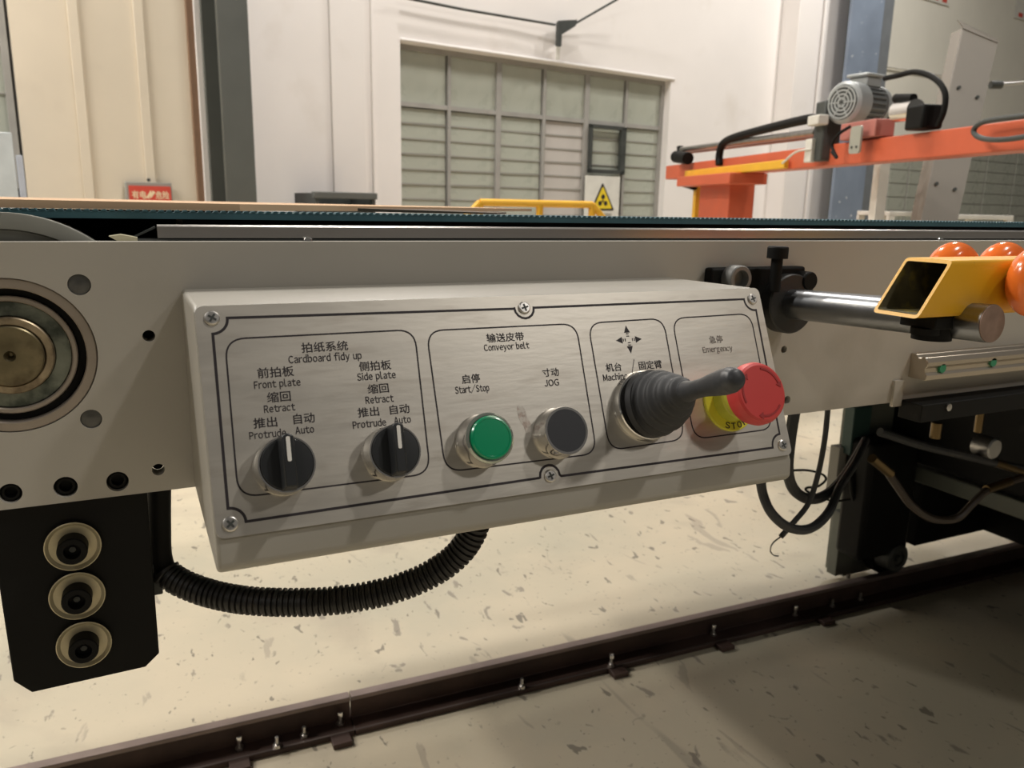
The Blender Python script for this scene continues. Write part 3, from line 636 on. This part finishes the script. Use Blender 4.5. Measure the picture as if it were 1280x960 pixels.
# ------------------------------------------------------------------ CONTROL BOX
xL, xR, zt_b, yt_, yb_, zb_ = .0246, .3682, .9003, -.095, -.1385, .799
PO = Vector((xL, yb_, zb_)); PV = Vector((0, yt_-yb_, .9-zb_)); PL = PV.length; PV.normalize(); PN = Vector((0, -PV.z, PV.y)); PU = Vector((1, 0, 0))
PM = frame(PO, PU, PV, PN)
def pn(px, py, h=0):
    r = ray(px, py); o = PO + PN*h; t = (o-CAM).dot(PN)/r.dot(PN); p = CAM + r*t - o
    return Vector((p.x, p.dot(PV)))
cb_ = thing('control_box', 'grey sloping control box with a brushed stainless operator panel, bolted to the conveyor side', 'control box', ((xL+xR)/2, -.07, .782))
prof = [(0.0, .8990), (-.090, .9003), (-.0945, .8985), (-.1395, .7960), (-.1405, .7860), (-.1375, .7825), (0.0, .7790)]
XF = frame((0, 0, 0), Vector((0, 1, 0)), Vector((0, 0, 1)), Vector((1, 0, 0)))
hs = M().prism(prof, xL, xR, XF).build('housing', box_paint, cb_, bevel=.0022, seg=3, smooth=35)
# panel plate: rounded rectangle just proud of the housing
W2 = xR-xL
vs, fs = curve_fill([rrect([(.0006, .0006), (W2-.0004, .0006), (W2-.0004, PL), (.0006, PL)], .0045)], .0012)
panel = M().add(vs, fs, PM @ Matrix.Translation((0, 0, .0010))).build('front_panel', steel_panel, cb_, bevel=.0003, smooth=40)
TH = .0016                                             # panel face height above the PM plane
def uv(*p): return tuple(pn(*p, TH))
def line(name, pts, w, closed=True, mat=None): return M().ribbon(pts, w, TH, TH+.0001, PM, closed).build(name, mat or print_ink, panel, smooth=0)
def arc_notch(c, a, b, n=8, inward=True):              # arc between a and b about c
    c, a, b = Vector(c), Vector(a), Vector(b); t0 = math.atan2(a.y-c.y, a.x-c.x); t1 = math.atan2(b.y-c.y, b.x-c.x); d = t1-t0
    while d > PI: d -= 2*PI
    while d < -PI: d += 2*PI
    r0, r1 = (a-c).length, (b-c).length
    return [tuple(c + Vector((math.cos(t0+d*i/n), math.sin(t0+d*i/n)))*(r0+(r1-r0)*i/n)) for i in range(n+1)]
S = dict(tl=uv(265, 398), tm=uv(655, 385), tr=uv(940, 374), br=uv(978, 556.5), bm=uv(687.5, 595), bl=uv(288, 655))
tlv = (uv(284, 398)[1]+uv(930, 374)[1])/2
bd = []
bd += arc_notch(S['tl'], uv(266, 417.5), uv(284, 397.5))
tm = S['tm']; e = .0068
bd += [(tm[0]-e, uv(640, 386)[1])] + [(tm[0]+e*.88*math.cos(PI+PI*i/8), tm[1]+e*.88*math.sin(PI+PI*i/8)) for i in range(9)] + [(tm[0]+e, uv(670, 384.5)[1])]
bd += arc_notch(S['tr'], uv(930, 374), uv(945, 387.5))
bd += arc_notch(S['br'], uv(974.5, 542.5), uv(966, 559.5))
bm_ = S['bm']
bd += [(bm_[0]+e, uv(702, 595)[1])] + [(bm_[0]+e*.88*math.cos(PI*i/8), bm_[1]+e*.88*math.sin(PI*i/8)) for i in range(9)] + [(bm_[0]-e, uv(674, 597.5)[1])]
bd += arc_notch(S['bl'], uv(307.5, 652), uv(285, 635.5))
line('border_line', bd, .0013)
for q in (((281, 424), (518, 412), (538, 592), (298, 622)), ((533, 413.5), (720, 404.5), (746, 567), (557, 590)), ((735, 404), (829, 398), (856, 549), (762, 563)), ((840, 398), (938, 392), (966, 536), (868, 549))):
    line('group_outline', rrect([uv(*p) for p in q], .0095, 8), .0008)
def ptxt(body, lb, rb, h, cjk=False, mat=None, up=0):
    A = pn(*lb, TH); B = pn(*rb, TH); v0 = (A.y+B.y)/2; mid = ((lb[0]+rb[0])/2, (lb[1]+rb[1])/2); v1 = pn(mid[0], mid[1]-h, TH).y
    m = M(); put_text(m, body, A.x, B.x, v0, v1, PM, bold=.007 if cjk else .004, z=TH+.0001, cap=not cjk)
    m.build('printed_text', mat or print_ink, panel, smooth=0)
for t in [('拍纸系统', (377.5, 441), (435.5, 438), 12.5), ('前拍板', (322.5, 473), (368, 470), 13), ('缩回', (334.5, 503.5), (364, 501), 13), ('推出', (317.5, 535.5), (347, 533.5), 13), ('自动', (367.5, 530.5), (394, 528), 13),
          ('侧拍板', (449.5, 464.5), (489.5, 461.5), 12), ('缩回', (460.5, 492.5), (486.5, 490.5), 12), ('推出', (448, 521.5), (474.5, 520), 12), ('自动', (488, 518), (512.5, 516.5), 12),
          ('输送皮带', (609, 428), (655.5, 426), 11), ('启停', (578, 480), (600.5, 478), 11.5), ('寸动', (679, 471.5), (699, 469.5), 10.5), ('机台', (758, 465), (777.5, 463.5), 10.5), ('固定臂', (799.5, 462.5), (828, 460), 10.5)]:
    ptxt(*t, cjk=True)
ptxt('急停', (887.5, 430), (904, 428), 9.5, True, worn_ink)
for t in [('Cardboard fidy up', (361, 453.5), (452.5, 449), 9), ('Front plate', (318, 485.5), (376, 482), 9), ('Retract', (330.5, 515.5), (369.5, 513), 9), ('Protrude', (312, 549), (358, 545), 9), ('Auto', (369.5, 542.5), (393, 540.5), 9),
          ('Side plate', (447, 475.5), (495, 472.5), 8.8), ('Retract', (457.5, 504.5), (492.5, 502), 8.8), ('Protrude', (441.5, 535.5), (483, 532), 8.8), ('Auto', (493, 530), (514, 528), 8.8),
          ('Conveyor belt', (605.5, 438.5), (662, 435.5), 8), ('Start/Stop', (569.5, 491.5), (612, 489), 8.5), ('JOG', (681, 483), (699, 481.5), 8), ('Machine', (754.5, 476), (785, 474), 8), ('Crossbar', (799, 473), (833, 471), 7.5)]:
    ptxt(*t)
ptxt('Emergency', (879, 440.5), (916, 438.5), 7, False, worn_ink)
line('slash_mark', [uv(792.5, 449), uv(789, 474)], .0004, False)
# four-way arrow mark
m = M()
def tri(c, d):
    c = Vector(uv(*c)); d = Vector(d); n = Vector((-d.y, d.x)); s_ = .0021
    m.prism([tuple(c+d*s_*1.1), tuple(c-d*s_+n*s_*.95), tuple(c-d*s_-n*s_*.95)], TH, TH+.0001, PM)
    for k in (.0028, .0042): q = c-d*k; m.prism([tuple(q+n*.0009+d*.0003), tuple(q-n*.0009+d*.0003), tuple(q-n*.0009-d*.0003), tuple(q+n*.0009-d*.0003)], TH, TH+.0001, PM)
tri((783, 411.5), (0, 1)); tri((788, 437), (0, -1)); tri((774, 425.5), (-1, 0)); tri((798, 424), (1, 0))
m.build('four_way_arrows', print_ink, panel, smooth=0)
# grime smudge
sm = []; c = Vector(uv(655, 524))
for i in range(18):
    a = 2*PI*i/18; r = (.0024+.0009*random.random()); sm.append((c.x + r*math.cos(a)*1.0 - .0016*math.sin(a), c.y + r*2.6*math.sin(a)))
M().prism(sm, TH, TH+.00004, PM).build('grime_smudge', mk('grime_on_steel', (.48, .40, .35), .6, .8, var=.3, scale=500, dirt=(.64, .6, .54), dscale=300, dlo=.42, dhi=.55, dmix=.9), panel, smooth=0)
# panel screws
for k, c in S.items():
    F = PM @ Matrix.Translation((c[0], c[1], TH)) @ Matrix.Rotation(random.uniform(0, 1.2), 4, 'Z')
    s_ = M().lathe([(.0036, 0), (.0036, .0005), (.0033, .0010), (.0028, .0013), (.0004, .00135)], F, 24).build('panel_screw', screw_steel, panel, smooth=18)
    s_2 = M().box((-.0021, -.0005, .0009), (.0021, .0005, .00148), F).box((-.0005, -.0021, .0009), (.0005, .0021, .00147), F).build('cross_recess', dark_grey, panel)
# selector knobs: (rim centre px, radius)
def selector(px, py, R0, tilt=0):
    H = .013; c = pn(px, py, TH+H); F = PM @ Matrix.Translation((c.x, c.y, TH))
    k = M().lathe([(R0*1.0, 0), (R0*1.02, .0015), (R0*.97, .003), (R0*.97, H-.001), (R0*.955, H), (R0*.90, H), (R0*.90, H-.003)], F, 56).build('selector_switch', chrome, cb_)
    M().lathe([(R0*.89, H-.003), (R0*.89, H-.0002), (R0*.86, H+.0006), (R0*.5, H+.0008)], F, 48).build('knob_disc', knob_black, k)
    F2 = F @ Matrix.Rotation(tilt, 4, 'Z'); w = R0*.23
    # raised grip ridge, sloping to the sides
    y0, y1 = -R0*.93, R0*1.02; z0, z1 = H+.0004, H+.0085
    M().add([(-w*1.15, y0*.98, z0), (w*1.15, y0*.98, z0), (w*1.15, y1*.90, z0), (0, y1*1.0, z0), (-w*1.15, y1*.90, z0),
             (-w*.85, y0*.88, z1), (w*.85, y0*.88, z1), (w*.85, y1*.86, z1), (0, y1*.97, z1), (-w*.85, y1*.86, z1)],
            [(0,1,2,3,4), (9,8,7,6,5), (0,5,6,1), (1,6,7,2), (2,7,8,3), (3,8,9,4), (4,9,5,0)], F2).build('grip_ridge', knob_black, k, bevel=.0007)
    M().prism(rrect([(-.0009, R0*.02), (.0009, R0*.02), (.0009, R0*.86), (-.0009, R0*.86)], .0008, 3), z1-.0001, z1+.0002, F2).build('pointer_line', white_mark, k, smooth=0)
selector(359, 580, .0136, -.02); selector(494.5, 564, .0134, -.04)
# green illuminated button
def pbase(name, px, py, H, R0, mat):
    c = pn(px, py, TH+H); F = PM @ Matrix.Translation((c.x, c.y, TH))
    return M().lathe([(R0*.98, 0), (R0*1.02, .0012), (R0*.96, .0028), (R0*.96, H-.0012), (R0*.93, H), (R0*.84, H), (R0*.83, H-.002)], F, 56).build(name, mat, cb_), F
clear_ring = mk('bezel_ring_pale', (.50, .55, .48), .12, .75, var=.05)
k, F = pbase('push_button', 612.5, 547.5, .013, .0139, chrome); k['label'] = 'illuminated green push button in a chrome bezel'
M().lathe([(.0116, .0110), (.0116, .0140), (.0122, .0140), (.0132, .0131)][::-1] + [], F, 48, closed=True).build('lens_ring', clear_ring, k)
M().lathe([(.0113, .010), (.0113, .0152), (.0106, .0162), (.0098, .0163), (.0096, .0160), (.003, .0161)], F, 48).build('green_lens', green_lens, k)
k, F = pbase('push_button', 708.5, 538, .0125, .0138, chrome); k['label'] = 'flat black push button in a chrome bezel'
M().lathe([(.0125, .009), (.0125, .0120), (.0122, .0124), (.006, .0124)], F, 48).build('button_cap', button_black, k)
# joystick
c = pn(814, 505, TH+.008); F = PM @ Matrix.Translation((c.x, c.y, TH))
js = M().lathe([(.0206, 0), (.0208, .001), (.0202, .0022), (.0202, .0055), (.0197, .0062), (.0185, .0062)], F, 64).build('joystick', chrome, cb_); js['label'] = 'black rubber joystick with a ribbed boot and chrome collar'
base = F @ Vector((0, 0, .0045))
neck = base + (atd(866, 486, (-(R.transposed() @ (base+PN*.036-CAM)).z)) - (base))   # boot leans slightly with the stick
def px_at(px, py, h): p = pn(px, py, h); return PM @ Vector((p.x, p.y, h))
axis = [base, px_at(823, 503, .014), px_at(836, 498.5, .024), px_at(848, 493, .034), px_at(860, 489, .043)]
pth = smooth_path(axis, 12); n = len(pth); rr = []
for i in range(n):
    t = i/(n-1); ks = ((0, .0192), (.2, .0188), (.4, .0170), (.55, .0145), (.7, .0116), (.85, .0086), (1, .0060))
    for (ta_, ra_), (tb_, rb_) in zip(ks, ks[1:]):
        if ta_ <= t <= tb_: b_ = ra_ + (rb_-ra_)*(t-ta_)/(tb_-ta_)
    b_ += (.0007*math.sin(t*2*PI*6.0) if .12 < t < .97 else 0); rr.append(b_)
rr[-1] = .0055
M().tube(pth, rr, 40).build('bellows_boot', rubber, js)
hpts = [px_at(857, 490, .041), px_at(868, 487.5, .050), px_at(880, 484, .059), px_at(893, 480.5, .069), px_at(905, 477.5, .077), px_at(914, 475, .083), px_at(919, 474, .0865)]
hp_ = smooth_path(hpts, 8); rads = [.0062, .0050, .0050, .0060, .0067, .0066, .0055]
rs = [];
for i in range(len(hp_)):
    t = i/8; a = int(min(t, len(rads)-1.001)); rs.append(rads[a] + (rads[a+1]-rads[a])*min(1, t-a))
# rounded tip
tip = hp_[-1]; dirv = (hp_[-1]-hp_[-3]).normalized()
for k_ in range(1, 5):
    a = k_*PI/10; hp_.append(tip + dirv*.0028*math.sin(a)); rs.append(.0055*math.cos(a)*.98)
M().tube(hp_, rs, 28).build('stick_handle', handle_black, js)
# emergency stop
c = pn(953, 490, TH+.031); F = PM @ Matrix.Translation((c.x, c.y, TH))
es = M().lathe([(.0186, 0), (.0186, .0012), (.0181, .0016), (.012, .0016)], F, 64).build('emergency_stop', yellow_plastic, cb_); es['label'] = 'red mushroom emergency stop button on a yellow disc'
m = M()
for ch_, ang in (('S', -118), ('T', -101), ('O', -84), ('P', -67)):
    a = math.radians(ang+8); G = F @ Matrix.Rotation(a+PI/2, 4, 'Z') @ Matrix.Translation((0, -.0173, 0))
    put_text(m, ch_, -.0017, .0017, 0, .0038, G, .02, .0017, True)
m.build('stop_lettering', print_ink, es, smooth=0)
M().lathe([(.0125, .0016), (.0125, .010), (.0118, .011), (.0118, .020)], F, 40).build('threaded_neck', mk('yellow_green_neck', (.55, .55, .06), .4), es)
mu = M().lathe([(.0118, .018), (.0150, .0185), (.0176, .0205), (.0187, .0240), (.0185, .0275), (.0174, .0300), (.0160, .0309), (.005, .0310)], F, 64).build('mushroom_head', red_plastic, es)
for k_ in range(3):
    a0 = math.radians(90+120*k_ - 8); pts = [(.0140*math.cos(a0-math.radians(7*i)), .0140*math.sin(a0-math.radians(7*i))) for i in range(10)]
    e_ = Vector(pts[-1]); d_ = (e_-Vector(pts[-2])).normalized(); n_ = Vector((-d_.y, d_.x))
    mm = M().ribbon(pts, .0011, .0309, .0313, F); mm.prism([tuple(e_+d_*.0030), tuple(e_+n_*.0021), tuple(e_-n_*.0021)], .0309, .0313, F)
    mm.build('turn_arrow', red_dark, es, smooth=0)

# ------------------------------------------------------------------ corrugated conduit
raw = [at(199, 606, .033), at(199, 655, .033), at(201, 698, .031), at(213, 720, .026), at(250, 738, .014), at(300, 749.5, -.002), at(360, 753, -.016), at(420, 750.5, -.028), at(480, 740, -.038), at(530, 722, -.046), at(568, 697, -.052), at(590, 668, -.056), at(598, 640, -.058)]
pth = resample(smooth_path(raw, 16), .0006)
L0 = .060; rs = []; s_acc = 0
for i in range(len(pth)):
    s_ = i*.0006; b_ = .0083
    if s_ > L0: b_ += .0008*(1 if math.sin(2*PI*s_/.0037) > -.2 else -1)
    rs.append(b_ if s_ > L0 else .0092)
cdn = thing('corrugated_conduit', 'black corrugated cable conduit looping below the control box', 'conduit', tuple(pth[len(pth)//2]))
M().tube(pth[:int(L0/.0006)], .0072, 18).build('smooth_sleeve', black_paint, cdn)
M().tube(pth[int(L0/.0006)-4:], rs[int(L0/.0006)-4:], 24).build('ribbed_hose', mk('conduit_black', (.014, .013, .012), .45, var=.2, scale=80, dirt=(.06, .05, .04), dscale=60, dlo=.6, dhi=.72, dmix=.4), cdn, smooth=60)
p = at(198, 722, .03); M().box((p.x-.006, .0252, p.z-.010), (p.x+.002, .041, p.z+.012)).build('clamp', dark_grey, cdn, bevel=.001)

# ------------------------------------------------------------------ roller arm: shaft, clamp, yellow tube, orange wheels
ra = thing('roller_arm', 'steel shaft in a black clamp block, carrying a yellow square tube with orange wheels', 'arm', (.50, -.08, .85))
SX = .4746; SA = Vector((SX, .0, .8766)); SB = Vector((SX, -.185, .8847)); sd = (SB-SA).normalized(); SR = .0119
M().cyl(SA, SB, SR, 40).build('shaft', shaft_steel, ra)
M().cyl(SB, SB+sd*.0006, SR*.97, 40).build('shaft_end_face', brown_steel, ra)
M().lathe([(.0238, 0), (.0238, .011), (.0228, .0122), (.0122, .0122)], axis_frame(SA+sd*.008, sd), 48).build('shaft_collar', mk('collar_black', (.022, .022, .021), .45, var=.2), ra)
hub = M().lathe([(.0205, 0), (.0205, .0085)], axis_frame(SA+sd*.001, sd), 40).build('hub', mk('blued_steel', (.09, .09, .095), .35, .6, var=.2), ra)
p0, p1 = at(888, 335, -.008), at(1003, 358, -.008)
M().box((p0.x, -.010, .868), (p1.x, -.0005, at(940, 334, -.008).z)).build('mounting_plate', black_paint, ra, bevel=.002)
p = at(917, 348, -.012)
M().lathe([(.0105, 0), (.0105, .010), (.0098, .011), (.007, .011), (.0068, .004), (.001, .004)], YF(p, -.010), 28).build('socket_bolt', mk('grey_bolt', (.22, .22, .21), .45, .4), ra)
p = at(1001, 350, -.01); M().lathe([(.0075, 0), (.0075, .010), (.0068, .011)], YF(p, -.010), 24).build('socket_bolt', black_paint, ra)
bx = at(970, 340, -.022); z1 = at(970, 308, -.022).z; z2 = at(970, 323, -.022).z
b_ = M().lathe([(.0044, 0), (.0044, z2-.888), (.0080, z2-.888), (.0080, z1-.888-.001), (.0073, z1-.888), (.004, z1-.888)], frame((bx.x, -.022, .888), Vector((1, 0, 0)), Vector((0, 1, 0)), Vector((0, 0, 1))), 28).build('locking_bolt', black_paint, ra)
# yellow square tube, end cut on a slant
Y0 = -.172; 
a_ = at(1192, 325, Y0); c_ = at(1147, 398, Y0); d_far = atx(1133, 322, a_.x); Yf = d_far.y
zT, zB = (a_.z + d_far.z)/2, (c_.z + atx(1083, 390, c_.x).z)/2
wt = .0021; xr = .72
def tubeprof(off):
    return [(Y0+off, zB+off), (Yf-off, zB+off), (Yf-off, zT-off), (Y0+off, zT-off)]
def slx(z, off=0): return c_.x + (a_.x-c_.x)*(z-zB)/(zT-zB)
o4 = rrect(tubeprof(0), .003, 3); i4 = rrect(tubeprof(wt), .0015, 3); n = len(o4)
vs = [(slx(z), y, z) for y, z in o4] + [(xr, y, z) for y, z in o4] + [(slx(z), y, z) for y, z in i4] + [(xr, y, z) for y, z in i4]
fs = []
for i in range(n):
    j = (i+1) % n; fs += [(i, j, n+j, n+i), (i, 2*n+i, 2*n+j, j), (n+i, n+j, 3*n+j, 3*n+i)]
st = M().add(vs, fs).build('square_tube', yellow_paint, ra, smooth=40)
vs = [(slx(z)+.0004, y, z) for y, z in i4] + [(xr, y, z) for y, z in i4]; eps = .0002
fs = [(i, (i+1) % n, n+(i+1) % n, n+i) for i in range(n)] + [tuple(range(n, 2*n))]
cy_, cz_ = (Y0+Yf)/2, (zT+zB)/2
vs = [(x, cy_+(y-cy_)*.985, cz_+(z-cz_)*.985) for x, y, z in vs]
M().add(vs, fs).build('tube_lining', tube_inside, st, smooth=40)
# clamp under the tube
pA = at(1124, 405, -.142)
M().box((pA.x, -.168, zB-.0085), (SX+.004, -.142, zB-.0004)).build('tube_clamp_plate', black_paint, ra, bevel=.0008)
pq = at(1150, 425, -.160)
M().cyl((pq.x+.018, -.154, zB-.017), (pq.x+.018, -.154, zB-.008), .0120, 24).build('clamp_nut', black_paint, ra)
M().cyl((pq.x+.006, -.158, zB-.0125), (pq.x+.006, -.158, zB-.0085), .0085, 24).build('clamp_washer', black_paint, ra)
def wheel(px, py, Y, rad, w, lab=None):
    p = at(px, py, Y); Fm = frame((p.x, Y, p.z), Vector((1, 0, 0)), Vector((0, 0, 1)), Vector((0, -1, 0)))
    pr = [(rad*.42, -w*.42)]
    for k in range(13): a = -PI/2 + PI*k/12; pr.append((rad - w*.5 + w*.5*math.cos(a), w*.5*math.sin(a)))
    pr += [(rad*.42, w*.42)]
    wh = M().lathe(pr, Fm, 48, closed=True).build('orange_wheel', orange_pu, ra, smooth=60)
    M().lathe([(rad*.42, -w*.35), (rad*.42, w*.35), (rad*.2, w*.38), (rad*.18, w*.30)], Fm, 28).build('wheel_hub', black_paint, wh)
Yr = Yf + .014
wheel(1190, 343, Yr, (at(1190, 302, Yr).z-at(1190, 343, Yr).z), .022)
wheel(1252, 343, Yr, (at(1252, 302, Yr).z-at(1252, 343, Yr).z), .022)
Yn = Y0 - .013
wheel(1297, 352, Yn, (at(1297, 306, Yn).z-at(1297, 352, Yn).z), .022)

# ------------------------------------------------------------------ linear guide and dark channel on the conveyor side
lg = thing('linear_guide', 'pale steel linear guide rail with green caps above a dark channel on the conveyor side', 'guide rail', (.9, -.012, .764))
gx0 = .6448
pr = [(0, .8015), (-.0185, .8015), (-.0185, .8060), (-.0165, .8085), (-.0165, .8120), (-.0185, .8145), (-.0185, .8180), (-.0150, .8222), (-.0120, .8222), (-.0100, .8205), (-.0080, .8205), (-.0060, .8238), (0, .8242)]
M().prism(pr, gx0, 1.4, XF).build('rail', guide_m, lg, bevel=.0004)
for px, py in ((1176.5, 460), (1240, 452.5), (1300, 446)):
    p = at(px, py, -.0165); M().lathe([(.0042, 0), (.0042, .0022)], YF(p, -.0163), 20).build('green_cap', green_cap, lg)
cx0 = .6368
M().box((cx0, -.0246, .764), (1.4, -.0005, .7805)).build('channel', black_paint, lg, bevel=.0008)
p = at(1185, 509, -.0246); M().lathe([(.0035, 0), (.0035, .0015), (.001, .0018)], YF(p, -.0246), 16).build('channel_bolt', dull_steel, lg)
M().box((.625, -.003, .775), (.6368, 0, .7995)).build('grey_tab', grey_paint, lg)

# ------------------------------------------------------------------ floor rail
ta, tb2 = atz(31, 960, .06), atz(1280, 678, .06); rd = (tb2-ta); rd.z = 0; Lr = rd.length; rd.normalize(); rn = Vector((rd.y, -rd.x, 0))
RO = atz(560, 840, .06); RO.z = 0; RF = frame(RO, rd, rn, Vector((0, 0, 1)))       # y of this frame points towards the camera
# flange depth from pixels
fz = .012
fl1 = atz(560, 884, fz); fw = (fl1-RO).dot(rn)
fr = thing('floor_rail', 'rusty brown steel rail bolted to the concrete floor', 'rail', tuple(RO))
RX = lambda a, b, mesh, poly: mesh.prism([(p[0], p[1]) for p in poly], a, b, RF @ frame((0, 0, 0), Vector((0, 1, 0)), Vector((0, 0, 1)), Vector((1, 0, 0))))
joint = (atz(447, 893, .06)-RO).dot(rd)
for a, b in ((-1.6, joint-.001), (joint+.001, 3.6)):
    seg = RX(a, b, M(), [(-.032, .0), (-.032, .010), (-.002, .015), (-.002, .05), (.006, .05), (.006, .015), (fw, .010), (fw, 0)]).build('rail_section', floor_rail_m, fr, bevel=.001)
    RX(a, b, M(), [(-.010, .050), (-.010, .060), (.010, .060), (.010, .052), (.007, .050)]).build('rail_head', rail_top_m, seg, bevel=.001)
RX(-1.6, 3.6, M(), [(fw-.014, .0101), (fw-.014, .0112), (fw-.0015, .0106), (fw-.0015, .0098)]).build('worn_flange_edge', mk('worn_flange', (.16, .13, .115), .4, .5, var=.3, scale=14), fr)
def rp(px, py, z): p = atz(px, py, z); q = p-RO; return q.dot(rd), q.dot(rn)
for px, py in ((299, 928), (346, 925), (380, 912), (425, 897), (654, 854), (769, 830), (890, 786), (983, 756), (1027, 744), (1069, 740)):
    u_, v_ = rp(px, py, .025); v_ = max(.014, min(fw-.006, v_))
    G = RF @ Matrix.Translation((u_, v_, .011))
    bl = M().lathe([(.0075, 0), (.0075, .006), (.0035, .0065), (.0035, .020)], G, 6).build('rail_bolt', screw_steel, fr)
    if px in (299, 425, 769, 890, 983): M().lathe([(.006, .020), (.006, .026), (.005, .028)], G, 12).build('bolt_head', chrome, bl)
for px, py in ((302, 956), (429, 925), (775, 840), (905, 805), (1031, 774)):
    u_, v_ = rp(px, py, .006)
    M().box((u_-.020, fw-.004, 0), (u_+.014, fw+.026, .010), RF).build('rail_clip', floor_rail_m, fr, bevel=.001)

# ------------------------------------------------------------------ undercarriage at right
uc = thing('rail_carriage', 'dark steel undercarriage with a wheel riding on the floor rail, under the conveyor right end', 'carriage', (1.8, .8, 0))
YL = .86
def yb(px0, py0, px1, py1, Y, th, name, mat, par=uc, bev=.002, zmin=None, zmax=None):
    a, b = at(px0, py0, Y), at(px1, py1, Y); z0, z1 = min(a.z, b.z), max(a.z, b.z)
    if zmin is not None: z0 = zmin
    if zmax is not None: z1 = zmax
    return M().box((min(a.x, b.x), Y, z0), (max(a.x, b.x), Y+th, z1)).build(name, mat, par, bevel=bev)
leg = yb(1063, 640, 1106, 712, YL, .06, 'leg_plate', green_grey, zmin=at(1090, 712, YL).z, zmax=.79)
yb(1053, 642, 1063, 716, YL-.01, .03, 'edge_bar', green_grey)
yb(1050, 560, 1064, 612, YL-.01, .03, 'junction_box', grey_board)
yb(1069, 510, 1084, 566, YL-.03, .03, 'teal_post', mk('teal_paint', (.03, .07, .065), .5))
hzb = yb(1092, 556, 1134, 690, YL-.09, .08, 'axle_housing', black_paint, bev=.012)
p = at(1108, 694, YL-.13); YW = lambda p, y: frame((p.x, y, p.z), Vector((1, 0, 0)), Vector((0, 0, 1)), Vector((0, -1, 0)))
wz = at(1108, 694, YL-.04)
M().lathe([(.044, -.035), (.050, -.03), (.050, 0), (.040, .004), (.020, .004)], YW(wz, YL-.04), 36).build('rail_wheel', black_paint, uc)
wz2 = at(1124, 699, YL-.10); M().lathe([(.030, -.05), (.036, -.045), (.036, -.004), (.030, 0), (.020, -.001), (.019, -.006), (.009, -.006), (.008, .002)], YW(wz2, YL-.10), 32).build('axle_cap', dark_grey, uc)
M().cyl(at(1060, 716, YL), at(1060, 722, YL), .006, 10).build('levelling_bolt', dull_steel, uc)
# cross beams
bp1 = at(1118, 583, YL)
M().box((bp1.x, -.05, bp1.z-.020), (bp1.x+.05, YL+.02, bp1.z+.020)).build('cross_beam', green_grey, uc, bevel=.003)
bp2 = at(1226, 651, YL)
M().box((at(1130, 620, YL).x, YL-.05, bp2.z), (bp2.x, YL+.03, bp2.z+.17)).build('lower_beam', black_paint, uc, bevel=.003)
M().box((bp2.x-.06, -.2, bp2.z), (bp2.x, YL, bp2.z+.07)).build('lower_cross_beam', black_paint, uc, bevel=.003)
M().box((at(1112, 560, YL).x, -.02, .345), (3.6, YL+.1, .775)).build('gear_cover', black_paint, uc, bevel=.01)
M().box((2.4, -.15, .10), (3.6, .95, .76)).build('machine_body', black_paint, uc, bevel=.01)
p = at(1243, 561, .30); M().lathe([(.018, -.03), (.018, 0), (.015, .002), (.006, .002)], YW(p, .30), 28).build('pulley_cap', dull_steel, uc)
p = at(1222, 540, .30); M().cyl(p, p+Vector((0, 0, .05)), .006, 12).build('fitting_stem', brass, uc)
p = at(1170, 538, .30); M().cyl(p-Vector((0, 0, .012)), p+Vector((0, 0, .012)), .008, 12).build('brass_fitting', brass, uc)
for (a, b) in (((1243, 578), (1290, 592)), ((1233, 612), (1262, 602)), ((1090, 573), (1113, 592))):
    M().cyl(at(*a, .32), at(*b, .32), .0075, 12).build('brass_fitting', brass, uc)
def cable(pts, r, name, label, mat=rubber, n=10, cat='cable', par=None):
    o = M().tube(smooth_path([at(x, y, Y) for x, y, Y in pts], 8), r, n).build(name, mat, par)
    if label: tag(o, label, cat, 'hanging cables beside the control box' if name == 'hanging_cable' else None)
    return o
cable([(1105, 583, .34), (1122, 608, .33), (1140, 632, .32), (1165, 648, .32), (1195, 648, .32), (1215, 630, .32), (1235, 612, .32), (1262, 602, .32), (1300, 590, .32)], .0065, 'hydraulic_hose', None, mk('brown_hose', (.05, .035, .025), .5), par=uc)
cable([(1100, 540, .34), (1150, 556, .33), (1200, 568, .32), (1250, 580, .32), (1300, 590, .32)], .007, 'hydraulic_hose', None, rubber, par=uc)
cable([(1063, 590, YL-.04), (1066, 620, YL-.05), (1076, 650, YL-.05), (1072, 675, YL-.05), (1064, 690, YL-.03)], .005, 'sensor_cable', None, black_paint, par=uc)
# hanging cables
cable([(1000, 480, .12), (993, 515, .12), (987, 555, .12), (985, 590, .12), (994, 614, .13), (1014, 624, .14), (1036, 616, .18), (1056, 594, .24), (1072, 568, .30), (1082, 550, .34)], .0062, 'hanging_cable', 'thick black cable, upper loop hanging below the conveyor right of the control box')
cable([(960, 560, .10), (952, 590, .10), (953, 615, .10), (965, 642, .09), (988, 660, .09), (1014, 660, .10), (1036, 640, .13), (1050, 608, .18), (1068, 580, .24), (1080, 556, .28)], .0052, 'hanging_cable', 'black cable, lowest and widest loop hanging beside the control box')
cable([(1036, 490, .12), (1034, 520, .12), (1030, 555, .12), (1022, 595, .12), (1010, 630, .12), (990, 655, .12), (976, 671, .12)], .0030, 'cable_end', 'thin black cable crossing the loops and ending in a bare wire')
cable([(977, 670, .12), (966, 679, .12), (963, 688, .12), (967, 694, .12), (973, 695, .12)], .0009, 'bare_wire', 'short curled bare wire sticking out of the thin black cable', dull_steel, 6, 'wire')
cable([(988, 588, .50), (1010, 588, .5), (1028, 593, .5), (1032, 600, .5), (1022, 608, .5), (1008, 610, .5), (1012, 616, .5), (1040, 626, .5), (1062, 624, .5)], .0022, 'thin_lead', 'thin dark lead curling behind the thick hanging cables', black_paint, 6)
